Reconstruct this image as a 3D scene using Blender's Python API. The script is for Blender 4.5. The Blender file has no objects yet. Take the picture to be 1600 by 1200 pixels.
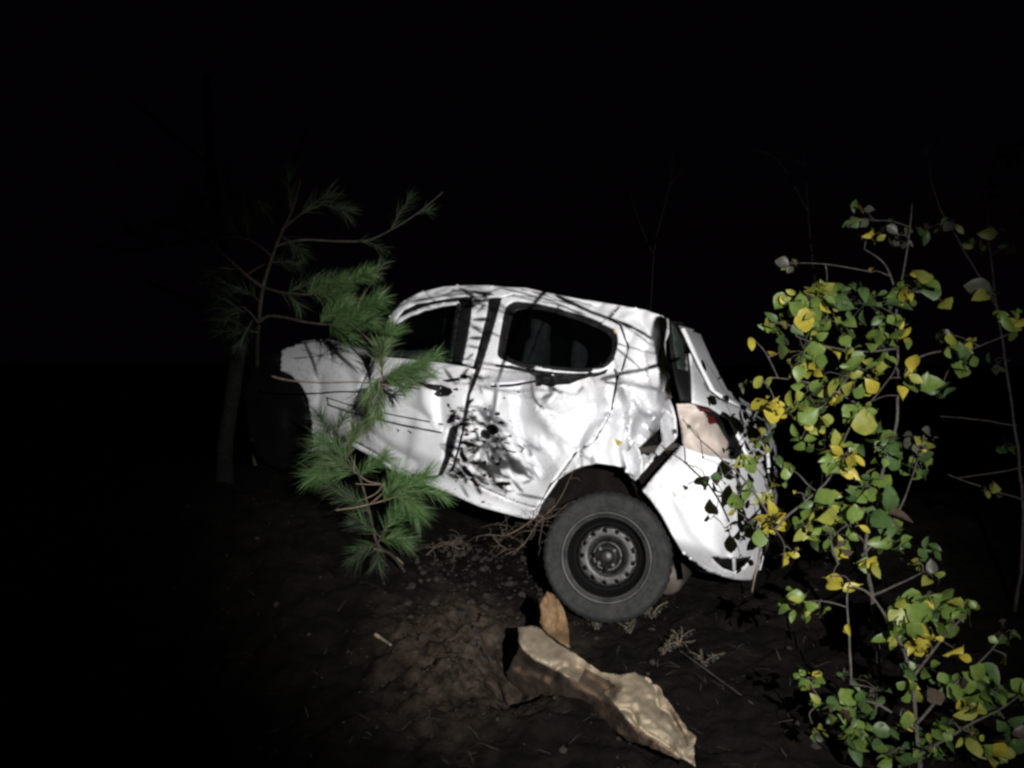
import bpy, bmesh, math, random
from mathutils import Vector, Matrix, noise
from mathutils.geometry import delaunay_2d_cdt

S = bpy.context.scene
C = S.collection
R = math.radians
random.seed(11)

# ------------------------------------------------------------------ camera
F = 1250.0                                   # focal length in photo pixels (1600 wide)
CAM = Vector((0.0, 0.0, 1.7))
PITCH = R(-8.0)
cam = bpy.data.cameras.new('camera')
cam.sensor_width = 36.0
cam.lens = 36.0 * F / 1600.0
cam.clip_start = 0.05
cam.clip_end = 500.0
cam_o = bpy.data.objects.new('camera', cam)
C.objects.link(cam_o)
cam_o.location = CAM
cam_o.rotation_euler = (R(90) + PITCH, 0, 0)
S.camera = cam_o
RIGHT = Vector((1, 0, 0))
FWD = Vector((0, math.cos(PITCH), math.sin(PITCH)))
UP = Vector((0, -math.sin(PITCH), math.cos(PITCH)))


def cw(x, y, z):
    """camera-frame direction (right, up, forward) as a world direction"""
    return RIGHT * x + UP * y + FWD * z


def P(u, v, d):
    """the place that stands at depth d under photo pixel u, v"""
    return CAM + cw((u - 800) / F * d, -(v - 600) / F * d, d)


# ------------------------------------------------------------------ night sky and the torch
w = bpy.data.worlds.new('World')
S.world = w
w.use_nodes = True
nt = w.node_tree
sky = nt.nodes.new('ShaderNodeTexSky')
sky.sky_type = 'NISHITA'
sky.sun_disc = False
sky.sun_elevation = R(-6)
sky.sun_rotation = R(40)
bg = nt.nodes['Background']
tint = nt.nodes.new('ShaderNodeMix')         # evens the sky to a dull violet black
tint.data_type = 'RGBA'
tint.inputs['Factor'].default_value = 0.96
tint.inputs['B'].default_value = (.018, .0095, .019, 1)
nt.links.new(sky.outputs[0], tint.inputs['A'])
nt.links.new(tint.outputs['Result'], bg.inputs[0])
bg.inputs[1].default_value = 0.048

LAMP = CAM + cw(0.55, 0.32, -0.80)
AIM = P(962, 700, 4.0)
lt = bpy.data.lights.new('torch_beam', 'SPOT')
lt.energy = 1380
lt.color = (1.0, 0.98, 0.965)
lt.spot_size = R(53)
lt.spot_blend = 1.0
lt.shadow_soft_size = 0.0018
lo = bpy.data.objects.new('torch_beam', lt)
C.objects.link(lo)
lo.location = LAMP
lo.rotation_euler = (AIM - LAMP).to_track_quat('-Z', 'Y').to_euler()

S.view_settings.view_transform = 'Standard'
S.view_settings.look = 'None'
S.view_settings.gamma = 1.0
S.view_settings.exposure = 0.0
S.view_settings.use_curve_mapping = False
S.render.engine = 'CYCLES'
S.cycles.max_bounces = 6
S.cycles.filter_width = 2.6
S.cycles.use_denoising = True


# ------------------------------------------------------------------ helpers
def node_mat(name):
    m = bpy.data.materials.new(name)
    m.use_nodes = True
    return m, m.node_tree, m.node_tree.nodes['Principled BSDF']


def mat(name, col, rough=0.6, metal=0.0, coat=0.0, var=0.0, scale=8.0, col2=None, bump=0.0, bscale=30.0,
        trans=0.0, lo_=0.35, hi_=0.65, detail=6.0, spec=0.5, both=False):
    m, t, b = node_mat(name)
    b.inputs['Roughness'].default_value = rough
    b.inputs['Metallic'].default_value = metal
    b.inputs['Coat Weight'].default_value = coat
    b.inputs['Specular IOR Level'].default_value = spec
    tc = t.nodes.new('ShaderNodeTexCoord')
    if col2 is not None:
        n = t.nodes.new('ShaderNodeTexNoise')
        n.inputs['Scale'].default_value = scale
        n.inputs['Detail'].default_value = detail
        n.inputs['Roughness'].default_value = 0.65
        t.links.new(tc.outputs['Object'], n.inputs['Vector'])
        r = t.nodes.new('ShaderNodeValToRGB')
        r.color_ramp.elements[0].position = lo_
        r.color_ramp.elements[1].position = hi_
        r.color_ramp.elements[0].color = (*col, 1)
        r.color_ramp.elements[1].color = (*col2, 1)
        t.links.new(n.outputs['Fac'], r.inputs['Fac'])
        t.links.new(r.outputs['Color'], b.inputs['Base Color'])
    else:
        b.inputs['Base Color'].default_value = (*col, 1)
    if bump > 0:
        n2 = t.nodes.new('ShaderNodeTexNoise')
        n2.inputs['Scale'].default_value = bscale
        n2.inputs['Detail'].default_value = 8
        t.links.new(tc.outputs['Object'], n2.inputs['Vector'])
        bp = t.nodes.new('ShaderNodeBump')
        bp.inputs['Strength'].default_value = bump
        bp.inputs['Distance'].default_value = 0.02
        t.links.new(n2.outputs['Fac'], bp.inputs['Height'])
        t.links.new(bp.outputs['Normal'], b.inputs['Normal'])
    if trans > 0:
        out = t.nodes['Material Output']
        tr = t.nodes.new('ShaderNodeBsdfTranslucent')
        tr.inputs['Color'].default_value = (*[min(1, c * 1.2) for c in col], 1)
        mx = t.nodes.new('ShaderNodeMixShader')
        mx.inputs[0].default_value = trans
        t.links.new(b.outputs[0], mx.inputs[1])
        t.links.new(tr.outputs[0], mx.inputs[2])
        t.links.new(mx.outputs[0], out.inputs['Surface'])
    return m


def link(name, verts, faces, m, parent=None, smooth=True, kind=None, mats=None, midx=None):
    """one mesh object; verts are world places, stored relative to the thing that owns them"""
    off = Vector((0, 0, 0))
    p = parent
    while p is not None:
        off = off + p.location
        p = p.parent
    me = bpy.data.meshes.new(name)
    me.from_pydata([Vector(v) - off for v in verts], [], faces)
    me.validate()
    if smooth:
        me.polygons.foreach_set('use_smooth', [True] * len(me.polygons))
    for mm in (mats or [m]):
        me.materials.append(mm)
    if midx is not None and len(midx) == len(me.polygons):
        me.polygons.foreach_set('material_index', midx)
    o = bpy.data.objects.new(name, me)
    C.objects.link(o)
    if parent is not None:
        o.parent = parent
    if kind:
        o['kind'] = kind
    return o


def thing(name, label, cat, loc, group=None):
    o = bpy.data.objects.new(name, None)
    C.objects.link(o)
    o.location = loc
    o.empty_display_size = 0.1
    o['label'] = label
    o['category'] = cat
    if group:
        o['group'] = group
    return o


def tag(o, label, cat, group=None):
    o['label'] = label
    o['category'] = cat
    if group:
        o['group'] = group
    return o


def fix_normals(o):
    bm = bmesh.new()
    bm.from_mesh(o.data)
    bmesh.ops.recalc_face_normals(bm, faces=bm.faces)
    bm.to_mesh(o.data)
    bm.free()


def solid(o, th, bevel=0.0, offset=-1.0):
    md = o.modifiers.new('thickness', 'SOLIDIFY')
    md.thickness = th
    md.offset = offset
    return o


def catmull(pts, n=6):
    """smooth open curve through 2D / 3D points"""
    pts = [Vector(p) for p in pts]
    if len(pts) < 3:
        return [pts[0].lerp(pts[-1], i / n) for i in range(n + 1)]
    out = []
    for i in range(len(pts) - 1):
        p0 = pts[max(i - 1, 0)]
        p1, p2 = pts[i], pts[i + 1]
        p3 = pts[min(i + 2, len(pts) - 1)]
        for k in range(n):
            t = k / n
            out.append(0.5 * ((2 * p1) + (p2 - p0) * t + (2 * p0 - 5 * p1 + 4 * p2 - p3) * t * t + (3 * p1 - p0 - 3 * p2 + p3) * t ** 3))
    out.append(pts[-1])
    return out


def tube_data(pts, r0, r1, sides=6, V=None, Fs=None, jitter=0.0):
    V = [] if V is None else V
    Fs = [] if Fs is None else Fs
    pts = [Vector(p) for p in pts]
    n = len(pts)
    base = len(V)
    prev = None
    for i, p in enumerate(pts):
        d = (pts[min(i + 1, n - 1)] - pts[max(i - 1, 0)]).normalized()
        a = prev if prev is not None else (Vector((0, 0, 1)) if abs(d.z) < 0.9 else Vector((1, 0, 0)))
        a = (a - d * a.dot(d)).normalized()
        prev = a
        b = d.cross(a)
        r = r0 + (r1 - r0) * i / max(n - 1, 1)
        if jitter:
            r *= 1 + jitter * (random.random() - .5)
        for k in range(sides):
            an = 2 * math.pi * k / sides
            V.append(p + (a * math.cos(an) + b * math.sin(an)) * r)
    for i in range(n - 1):
        for k in range(sides):
            k2 = (k + 1) % sides
            Fs.append((base + i * sides + k, base + i * sides + k2, base + (i + 1) * sides + k2, base + (i + 1) * sides + k))
    Fs.append(tuple(base + k for k in range(sides))[::-1])
    Fs.append(tuple(base + (n - 1) * sides + k for k in range(sides)))
    return V, Fs


def tube(name, pts, r0, r1, m, parent=None, sides=6, jitter=0.0):
    V, Fs = tube_data(pts, r0, r1, sides, jitter=jitter)
    return link(name, V, Fs, m, parent)


def inside(pt, poly):
    x, y = pt
    c = False
    n = len(poly)
    j = n - 1
    for i in range(n):
        xi, yi = poly[i]
        xj, yj = poly[j]
        if (yi > y) != (yj > y) and x < (xj - xi) * (y - yi) / (yj - yi + 1e-12) + xi:
            c = not c
        j = i
    return c


def seg_dist(px, py, a, b):
    ax, ay = a
    bx, by = b
    dx, dy = bx - ax, by - ay
    L = dx * dx + dy * dy
    t = 0 if L == 0 else max(0, min(1, ((px - ax) * dx + (py - ay) * dy) / L))
    qx, qy = ax + t * dx, ay + t * dy
    d = math.hypot(px - qx, py - qy)
    s = (dx * (py - ay) - dy * (px - ax))
    return d, (1 if s > 0 else -1), t


def densify(poly, step):
    out = []
    n = len(poly)
    for i in range(n):
        a, b = poly[i], poly[(i + 1) % n]
        L = math.hypot(b[0] - a[0], b[1] - a[1])
        k = max(1, int(round(L / step)))
        for j in range(k):
            out.append((a[0] + (b[0] - a[0]) * j / k, a[1] + (b[1] - a[1]) * j / k))
    return out


def chaikin(poly, it=1, q=0.25):
    for _ in range(it):
        out = []
        n = len(poly)
        for i in range(n):
            a, b = poly[i], poly[(i + 1) % n]
            out.append((a[0] * (1 - q) + b[0] * q, a[1] * (1 - q) + b[1] * q))
            out.append((a[0] * q + b[0] * (1 - q), a[1] * q + b[1] * (1 - q)))
        poly = out
    return poly


def tri_region(poly, holes=(), step=5.0):
    """triangles filling a 2D outline, with openings left out"""
    loops = [densify(poly, step)] + [densify(h, step) for h in holes]
    vs, es = [], []
    for lp in loops:
        b = len(vs)
        vs += [Vector(p) for p in lp]
        es += [(b + i, b + (i + 1) % len(lp)) for i in range(len(lp))]
    x0, x1 = min(p[0] for p in poly), max(p[0] for p in poly)
    y0, y1 = min(p[1] for p in poly), max(p[1] for p in poly)
    bd = list(vs)
    row = 0
    y = y0
    while y < y1:
        x = x0 + (step * 0.5 if row % 2 else 0)
        while x < x1:
            if inside((x, y), poly) and not any(inside((x, y), h) for h in holes):
                if all((q.x - x) ** 2 + (q.y - y) ** 2 > (0.45 * step) ** 2 for q in bd):
                    vs.append(Vector((x, y)))
            x += step
        y += step * 0.87
        row += 1
    ov, oe, of, *_ = delaunay_2d_cdt(vs, es, [], 0, 1e-6)
    fs = []
    for f in of:
        cx = sum(ov[i].x for i in f) / len(f)
        cy = sum(ov[i].y for i in f) / len(f)
        if inside((cx, cy), poly) and not any(inside((cx, cy), h) for h in holes):
            fs.append(tuple(f))
    return [(p.x, p.y) for p in ov], fs


def sstep(a, b, x):
    t = max(0.0, min(1.0, (x - a) / (b - a)))
    return t * t * (3 - 2 * t)


# ------------------------------------------------------------------ materials
def paint_mat():
    m, t, b = node_mat('white_car_paint')
    b.inputs['Roughness'].default_value = 0.48
    b.inputs['Coat Weight'].default_value = 0.06
    b.inputs['Coat Roughness'].default_value = 0.15
    tc = t.nodes.new('ShaderNodeTexCoord')

    def nz(scale, det, rough, a, c, dist=0.0):
        n = t.nodes.new('ShaderNodeTexNoise')
        n.inputs['Scale'].default_value = scale
        n.inputs['Detail'].default_value = det
        n.inputs['Roughness'].default_value = rough
        n.inputs['Distortion'].default_value = dist
        t.links.new(tc.outputs['Object'], n.inputs['Vector'])
        r = t.nodes.new('ShaderNodeMapRange')
        r.inputs[1].default_value = a
        r.inputs[2].default_value = c
        t.links.new(n.outputs['Fac'], r.inputs[0])
        return r
    big = nz(3.0, 5, .6, .42, .66)
    fine = nz(38.0, 9, .78, .50, .68, 1.2)
    sp = nz(160.0, 3, .6, .66, .72)
    mul = t.nodes.new('ShaderNodeMath')
    mul.operation = 'MULTIPLY'
    t.links.new(big.outputs[0], mul.inputs[0])
    t.links.new(fine.outputs[0], mul.inputs[1])
    mx0 = t.nodes.new('ShaderNodeMath')
    mx0.operation = 'MAXIMUM'
    t.links.new(mul.outputs[0], mx0.inputs[0])
    sm = t.nodes.new('ShaderNodeMath')
    sm.operation = 'MULTIPLY'
    sm.inputs[1].default_value = 0.5
    t.links.new(sp.outputs[0], sm.inputs[0])
    t.links.new(sm.outputs[0], mx0.inputs[1])
    mix = t.nodes.new('ShaderNodeMix')
    mix.data_type = 'RGBA'
    mix.inputs['A'].default_value = (.74, .745, .765, 1)
    mix.inputs['B'].default_value = (.16, .13, .105, 1)
    t.links.new(mx0.outputs[0], mix.inputs['Factor'])
    t.links.new(mix.outputs['Result'], b.inputs['Base Color'])
    ra = t.nodes.new('ShaderNodeMapRange')
    ra.inputs[3].default_value = .48
    ra.inputs[4].default_value = .85
    t.links.new(mx0.outputs[0], ra.inputs[0])
    t.links.new(ra.outputs[0], b.inputs['Roughness'])
    return m


M = {}
M['paint'] = paint_mat()
M['rubber'] = mat('black_rubber', (.004, .004, .0045), .7, spec=.25)
M['trim'] = mat('black_trim', (.005, .005, .006), .55, col2=(.035, .03, .027), scale=20, lo_=.5, hi_=.85, spec=.3)
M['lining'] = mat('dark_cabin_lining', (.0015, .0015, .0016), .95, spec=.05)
M['liner'] = mat('wheel_arch_liner', (.003, .003, .003), .95, col2=(.009, .007, .006), scale=14, bump=.5, spec=.1)
M['seat'] = mat('grey_seat_fabric', (.010, .010, .011), .95, col2=(.032, .032, .034), scale=30)
M['primer'] = mat('beige_inner_steel', (.50, .43, .38), .6, col2=(.25, .19, .16), scale=6, lo_=.48, hi_=.78, bump=.15, bscale=25)
M['red'] = mat('red_lamp_plastic', (.09, .010, .012), .4)
M['tyre'] = mat('dusty_tyre_rubber', (.008, .0085, .009), .85, col2=(.026, .026, .0255), scale=26, bump=.35, bscale=60)
M['steel'] = mat('dark_wheel_steel', (.004, .0042, .0045), .45, metal=.0, col2=(.018, .018, .017), scale=22, bump=.1, spec=.5)
M['rimlip'] = mat('worn_rim_lip', (.020, .021, .022), .5, metal=.1, col2=(.055, .054, .053), scale=18)
M['bolt'] = mat('wheel_bolt_steel', (.07, .069, .066), .6, metal=.2)
M['under'] = mat('dark_underbody', (.018, .017, .016), .9, col2=(.04, .033, .027), scale=9, bump=.4)
M['exhaust'] = mat('exhaust_steel', (.10, .085, .07), .6, metal=.3, col2=(.05, .04, .03), scale=9)
M['mud'] = mat('dried_mud', (.010, .009, .010), .9, col2=(.05, .042, .036), scale=34, lo_=.5, hi_=.8, bump=.6)
M['mud_tan'] = mat('dried_tan_mud', (.055, .047, .040), .95, col2=(.22, .19, .165), scale=26, bump=.8)
M['mud_navy'] = mat('dark_blue_smear', (.010, .013, .028), .6)
M['mud_maroon'] = mat('dark_maroon_smear', (.05, .012, .014), .6)
def soil_mat():
    m = mat('dark_soil', (.0028, .0022, .0018), .95, col2=(.011, .0085, .007), scale=5.5, lo_=.38, hi_=.75, bump=1.0, bscale=26, detail=10, spec=.1)
    t = m.node_tree
    b = t.nodes['Principled BSDF']
    dark = b.inputs['Base Color'].links[0].from_socket
    tc = t.nodes.new('ShaderNodeTexCoord')
    # pool of torchlight on the earth, painted as a paler round patch
    dist = t.nodes.new('ShaderNodeVectorMath')
    dist.operation = 'DISTANCE'
    dist.inputs[1].default_value = (-.17, 3.32, .10)
    sc = t.nodes.new('ShaderNodeVectorMath')
    sc.operation = 'MULTIPLY'
    sc.inputs[1].default_value = (1, .8, .5)
    n0 = t.nodes.new('ShaderNodeTexNoise')
    n0.inputs['Scale'].default_value = 4.0
    n0.inputs['Detail'].default_value = 6
    add = t.nodes.new('ShaderNodeVectorMath')
    add.operation = 'MULTIPLY_ADD'
    add.inputs[1].default_value = (.5, .5, .5)
    t.links.new(tc.outputs['Object'], n0.inputs['Vector'])
    t.links.new(n0.outputs['Color'], add.inputs[0])
    t.links.new(tc.outputs['Object'], add.inputs[2])
    sub = t.nodes.new('ShaderNodeVectorMath')
    sub.operation = 'SUBTRACT'
    sub.inputs[1].default_value = (.25, .25, .25)
    t.links.new(add.outputs[0], sub.inputs[0])
    t.links.new(sub.outputs[0], sc.inputs[0])
    dist.inputs[1].default_value = (-.17, 3.32 * .8, .05)
    t.links.new(sc.outputs[0], dist.inputs[0])
    mr = t.nodes.new('ShaderNodeMapRange')
    mr.inputs[1].default_value = .55
    mr.inputs[2].default_value = .20
    t.links.new(dist.outputs['Value'], mr.inputs[0])
    n1 = t.nodes.new('ShaderNodeTexNoise')
    n1.inputs['Scale'].default_value = 13.0
    n1.inputs['Detail'].default_value = 9
    n1.inputs['Roughness'].default_value = .7
    t.links.new(tc.outputs['Object'], n1.inputs['Vector'])
    r1 = t.nodes.new('ShaderNodeValToRGB')
    r1.color_ramp.elements[0].position = .36
    r1.color_ramp.elements[1].position = .68
    r1.color_ramp.elements[0].color = (.004, .003, .0025, 1)
    r1.color_ramp.elements[1].color = (.072, .054, .040, 1)
    t.links.new(n1.outputs['Fac'], r1.inputs['Fac'])
    mx = t.nodes.new('ShaderNodeMix')
    mx.data_type = 'RGBA'
    t.links.new(mr.outputs[0], mx.inputs['Factor'])
    t.links.new(dark, mx.inputs['A'])
    t.links.new(r1.outputs['Color'], mx.inputs['B'])
    t.links.new(mx.outputs['Result'], b.inputs['Base Color'])
    return m


M['soil'] = soil_mat()
M['clod'] = mat('soil_clod', (.010, .0075, .006), .95, col2=(.034, .026, .019), scale=16, bump=.8, bscale=50)
M['needle'] = [mat('pine_needle_green', (.080, .165, .052), .5, trans=.2),
               mat('pine_needle_light', (.15, .225, .085), .5, trans=.2),
               mat('pine_needle_dull', (.036, .043, .028), .6, trans=.15)]  # darker copy: weak light on the dim tufts put into the colour
M['bark'] = mat('pine_bark', (.030, .022, .016), .9, col2=(.095, .074, .052), scale=40, bump=.6, bscale=80)
M['bark_grey'] = mat('grey_bark', (.028, .024, .020), .9, col2=(.085, .075, .064), scale=40, bump=.5, bscale=80)
M['bark_dark'] = mat('dark_old_bark', (.004, .0035, .003), .95, col2=(.020, .018, .016), scale=22, lo_=.5, hi_=.75, bump=.8)  # lack of light on the far trees put into the bark colour
M['dry'] = mat('dry_stem', (.13, .095, .062), .9, col2=(.26, .20, .14), scale=40)
M['root'] = mat('dry_root_bark', (.045, .031, .021), .9, col2=(.10, .072, .048), scale=30, bump=.5)


def cloth_mat(name, a, b_, rough=.8):
    return mat(name, a, rough, col2=b_, scale=7, lo_=.35, hi_=.7, bump=.25, bscale=45)


M['cloth'] = mat('tan_cloth', (.32, .26, .18), .9, col2=(.16, .115, .07), scale=4.5, lo_=.45, hi_=.75, bump=.25, bscale=90, detail=9)
M['card'] = cloth_mat('orange_brown_card', (.17, .10, .045), (.09, .05, .022), .7)
M['pane'] = None


def pane_mat():
    m, t, b = node_mat('tinted_glass')
    b.inputs['Base Color'].default_value = (.01, .012, .012, 1)
    b.inputs['Roughness'].default_value = .06
    tr = t.nodes.new('ShaderNodeBsdfTransparent')
    tr.inputs['Color'].default_value = (.72, .76, .75, 1)
    mx = t.nodes.new('ShaderNodeMixShader')
    mx.inputs[0].default_value = .03
    t.links.new(tr.outputs[0], mx.inputs[1])
    t.links.new(b.outputs[0], mx.inputs[2])
    t.links.new(mx.outputs[0], t.nodes['Material Output'].inputs['Surface'])
    return m


M['pane'] = pane_mat()


def leaf_mat(name, c, c2, trans=.3):
    return mat(name, c, .45, col2=c2, scale=3.5, trans=trans, spec=.4, lo_=.4, hi_=.6)


LEAF = {
    'green': leaf_mat('leaf_green', (0.0889, 0.1404, 0.0281), (0.1264, 0.1825, 0.0394)),
    'dark': leaf_mat('leaf_dark_green', (0.0431, 0.0823, 0.0262), (0.0655, 0.1123, 0.0337)),
    'lime': leaf_mat('leaf_yellow_green', (0.1685, 0.1919, 0.0337), (0.2387, 0.2387, 0.0431)),
    'yellow': leaf_mat('leaf_yellow', (0.2902, 0.2527, 0.0300), (0.4025, 0.3276, 0.0421)),
    'brown': leaf_mat('leaf_brown', (0.0608, 0.0440, 0.0318), (0.0936, 0.0702, 0.0515)),
    'grey': leaf_mat('leaf_grey_green', (0.0608, 0.0628, 0.0468), (0.0936, 0.0936, 0.0730)),
}

# ------------------------------------------------------------------ ground
WHEEL = P(947, 871, 3.80)


def ground_h(x, y):
    # earth bank that carries the nose of the car, a ditch on the near side, a drop behind
    z = -0.02
    z += 0.36 * sstep(0.25, -1.3, x) * sstep(2.9, 4.3, y)
    z += 0.10 * math.exp(-((x + 0.18) ** 2 / .10 + (y - 3.25) ** 2 / .22))
    z -= 0.35 * sstep(-0.75, -2.6, x) * sstep(4.2, 2.6, y)
    z += 0.10 * sstep(0.9, 2.4, x)
    z -= 0.40 * max(0.0, y - 5.6) if y < 30 else 0.40 * 24.4
    z -= 0.05 * max(0.0, 1.6 - y)
    z -= 0.22 * math.exp(-((x - .0) ** 2 / .018 + (y - 3.2) ** 2 / .05))
    near = sstep(9, 5, math.hypot(x, y - 3))
    p = Vector((x, y, 0))
    z += 0.045 * noise.noise(p * 1.9) + 0.10 * noise.noise(p * 0.45) * sstep(0, 3, abs(x - .4))
    z += near * (0.060 * abs(noise.noise(p * 5.2 + Vector((3, 1, 0)))) + 0.026 * noise.noise(p * 12.0) + 0.013 * noise.noise(p * 27.0))
    sc = math.exp(-((x + .15) ** 2 / .13 + (y - 3.3) ** 2 / .22))
    if sc > .01:
        z += sc * (.12 * (abs(noise.noise(p * 6.5 + Vector((0, 7, 0)))) - .2) - .085 * abs(noise.noise(p * 14.0)) + .03 * noise.noise(p * 34.0))
    z -= 0.55 * sstep(-.55, -1.7, x) * sstep(3.4, 2.4, y)
    return z


def build_ground():
    n = 330
    V, Fs = [], []
    for j in range(n + 1):
        t = -1 + 2 * j / n
        y = 3.4 + 2.6 * t + 90 * t ** 9
        for i in range(n + 1):
            s = -1 + 2 * i / n
            x = 0.2 + 3.0 * s + 90 * s ** 9
            V.append((x, y, ground_h(x, y)))
    for j in range(n):
        for i in range(n):
            a = j * (n + 1) + i
            Fs.append((a, a + 1, a + n + 2, a + n + 1))
    link('ground', V, Fs, M['soil'], kind='structure')


build_ground()


def on_ground(u, v, lift=0.0):
    """where the view ray through a photo pixel meets the ground"""
    d = 0.8
    r = P(u, v, 1.0) - CAM
    while d < 12:
        q = CAM + r * d
        if q.z < ground_h(q.x, q.y):
            break
        d += 0.01
    q = CAM + r * d
    return Vector((q.x, q.y, ground_h(q.x, q.y) + lift))


# ------------------------------------------------------------------ the wrecked car
TH = R(22)
N_OUT = cw(-math.sin(TH), 0, -math.cos(TH))
LAT = -N_OUT                                # across the car, towards its far side
C0 = P(945, 870, 3.80)
NDOT = (C0 - CAM).dot(N_OUT)

# dents: (kind, width px, depth m, points).  d: step, the left of the drawn direction sinks;  g: valley
DENTS = [
    ('g', 34, .030, [(905, 625), (870, 690)]),
    ('g', 30, .030, [(985, 640), (1000, 690)]),
    ('g', 26, .022, [(795, 720), (815, 760)]),
    ('d', 24, .022, [(930, 600), (945, 640), (935, 680)]),
    ('d', 22, .020, [(1015, 600), (1022, 650), (1018, 690)]),
    ('d', 16, .016, [(640, 610), (650, 650), (640, 700)]),
    ('g', 6, .022, [(800, 640), (808, 680), (824, 716), (846, 745)]),
    ('g', 5, .016, [(852, 640), (880, 652), (905, 640), (930, 632)]),
    ('g', 6, .022, [(905, 690), (918, 664), (944, 652), (968, 660)]),
    ('g', 5, .018, [(985, 606), (990, 636), (1006, 655), (1030, 652)]),
    ('g', 5, .018, [(1000, 690), (1014, 706), (1032, 704)]),
    ('g', 5, .014, [(760, 640), (775, 680), (770, 720)]),
    ('g', 4, .012, [(600, 640), (640, 636), (668, 652)]),
    ('g', 5, .012, [(570, 665), (610, 700), (650, 722)]),
    ('d', 15, .021, [(832, 588), (828, 610), (828, 632), (836, 652), (850, 668), (872, 684), (894, 699)]),
    ('g', 24, .040, [(812, 610), (812, 650), (826, 700), (850, 735)]),
    ('g', 14, .026, [(795, 620), (797, 660)]),
    ('d', 7, .018, [(862, 598), (861, 612), (850, 630)]),
    ('d', 13, .034, [(942, 648), (922, 660), (914, 676), (912, 694)]),
    ('d', 12, .036, [(968, 596), (976, 628), (980, 655)]),
    ('d', 9, .040, [(980, 655), (974, 680), (968, 705), (976, 730)]),
    ('g', 15, .080, [(1006, 664), (1022, 676), (1034, 692)]),
    ('g', 12, .035, [(1040, 640), (1044, 680)]),
    ('d', 9, .035, [(1036, 618), (1030, 650), (1038, 680)]),
    ('g', 10, .040, [(985, 690), (994, 722), (994, 745)]),
    ('d', 8, .020, [(1012, 640), (1000, 622), (985, 612)]),
    ('d', 11, .020, [(655, 604), (656, 630), (668, 652)]),
    ('g', 11, .022, [(688, 606), (688, 640), (690, 662)]),
    ('g', 14, .020, [(750, 625), (765, 660), (772, 700)]),
    ('d', 8, .016, [(776, 612), (770, 640), (782, 668)]),
    ('g', 9, .030, [(770, 600), (800, 598), (832, 594)]),
    ('g', 12, .028, [(1000, 500), (1015, 520), (1012, 545)]),
    ('g', 9, .014, [(990, 520), (975, 550)]),
    ('d', 12, .009, [(1118, 705), (1116, 750), (1124, 800), (1140, 838)]),
    ('d', 10, .012, [(1150, 800), (1150, 830), (1142, 862)]),
    ('d', 14, .010, [(1060, 800), (1078, 835), (1110, 862)]),
    ('g', 10, .006, [(1170, 760), (1165, 820)]),
    ('g', 10, .020, [(900, 462), (935, 478)]),
    ('g', 10, .018, [(655, 463), (690, 456), (720, 453)]),
    ('d', 10, .014, [(540, 560), (560, 600), (560, 650)]),
    ('g', 8, .016, [(500, 590), (499, 630)]),
]


def vbelt(u):
    return 574 + (u - 800) * 0.03


def vsill(u):
    return 690 + (u - 550) * 0.436


def base_depth(u, v):
    r = (P(u, v, 1.0) - CAM)
    return NDOT / r.dot(N_OUT)


def D(u, v, dents=True):
    """depth of the car's near side under a photo pixel: flat side + bend + tumblehome + rounded tail + dents"""
    d = base_depth(u, v)
    if u < 735:
        d += 0.55 * ((735 - u) / 295.0) ** 1.5
    vb = vbelt(u)
    if v < vb:
        d += 0.25 * ((vb - v) / 115.0) ** 1.25
    if u < 620 and v < 570:
        d += 0.30 * sstep(620, 560, u) * ((570 - v) / 40.0) ** 2 * .5
    if u < 850:
        d += 0.07 * sstep(vsill(u) - 34, vsill(u) + 2, v)
    uc = 1032 + 34 * sstep(560, 640, v) + 26 * sstep(660, 730, v)
    k = 1.5 - 0.95 * sstep(560, 680, v)
    if u > uc:
        d += k * ((u - uc) / 100.0) ** 2
    # bumper underside turns in
    if u > 1000 and v > 700:
        lip = 838 + (u - 1060) * 0.33
        d += 0.16 * sstep(lip, lip + 50, v)
    # shallow character line and flare round the rear arch
    ra = math.hypot((u - 945) / 1.0, (v - 860) / 1.03)
    if u < 1000:
        d -= 0.035 * sstep(168, 120, ra)
    if dents:
        for kind, wd, amp, pl in DENTS:
            if 740 < pl[0][0] < 1060 and pl[0][1] > 570:
                wd, amp = wd * 1.35, amp * (2.3 if pl[0][0] > 955 else 1.75)
            x0 = min(p[0] for p in pl) - 3 * wd
            x1 = max(p[0] for p in pl) + 3 * wd
            y0 = min(p[1] for p in pl) - 3 * wd
            y1 = max(p[1] for p in pl) + 3 * wd
            if not (x0 < u < x1 and y0 < v < y1):
                continue
            best = (1e9, 1)
            for i in range(len(pl) - 1):
                q = seg_dist(u, v, pl[i], pl[i + 1])
                if q[0] < best[0]:
                    best = (q[0], q[1])
            x = best[0] / wd
            if x < 3:
                g = .35 * math.exp(-x * x) + .65 * math.exp(-1.5 * x)
                d += 2.0 * (amp * g if kind == 'g' else amp * best[1] * x * g * 1.4)
        # rough crumple over the crushed rear door and quarter
        zone = sstep(745, 800, u) * sstep(1075, 1000, u) * sstep(575, 610, v) * sstep(760, 690, v)
        q = Vector((u / 38.0, v / 46.0, 0.3))
        zone2 = sstep(1010, 1070, u) * sstep(690, 720, v)
        d += zone * (0.060 * (abs(noise.noise(q)) - .25) + .020 * (abs(noise.noise(q * 2.3 + Vector((4, 1, 0)))) - .25)) + zone2 * .006 * noise.noise(q * .8)
        d += 0.004 * noise.noise(Vector((u / 60.0, v / 60.0, 2.0)))
        if v < 500:
            d += 0.014 * noise.noise(Vector((u / 16.0, v / 12.0, 5.0)))
    return d


car = thing('wrecked_car', 'wrecked white hatchback with crumpled side and torn rear bumper lying on the dark bank', 'car',
            Vector((WHEEL.x, WHEEL.y + .3, ground_h(WHEEL.x, WHEEL.y))))


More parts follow.
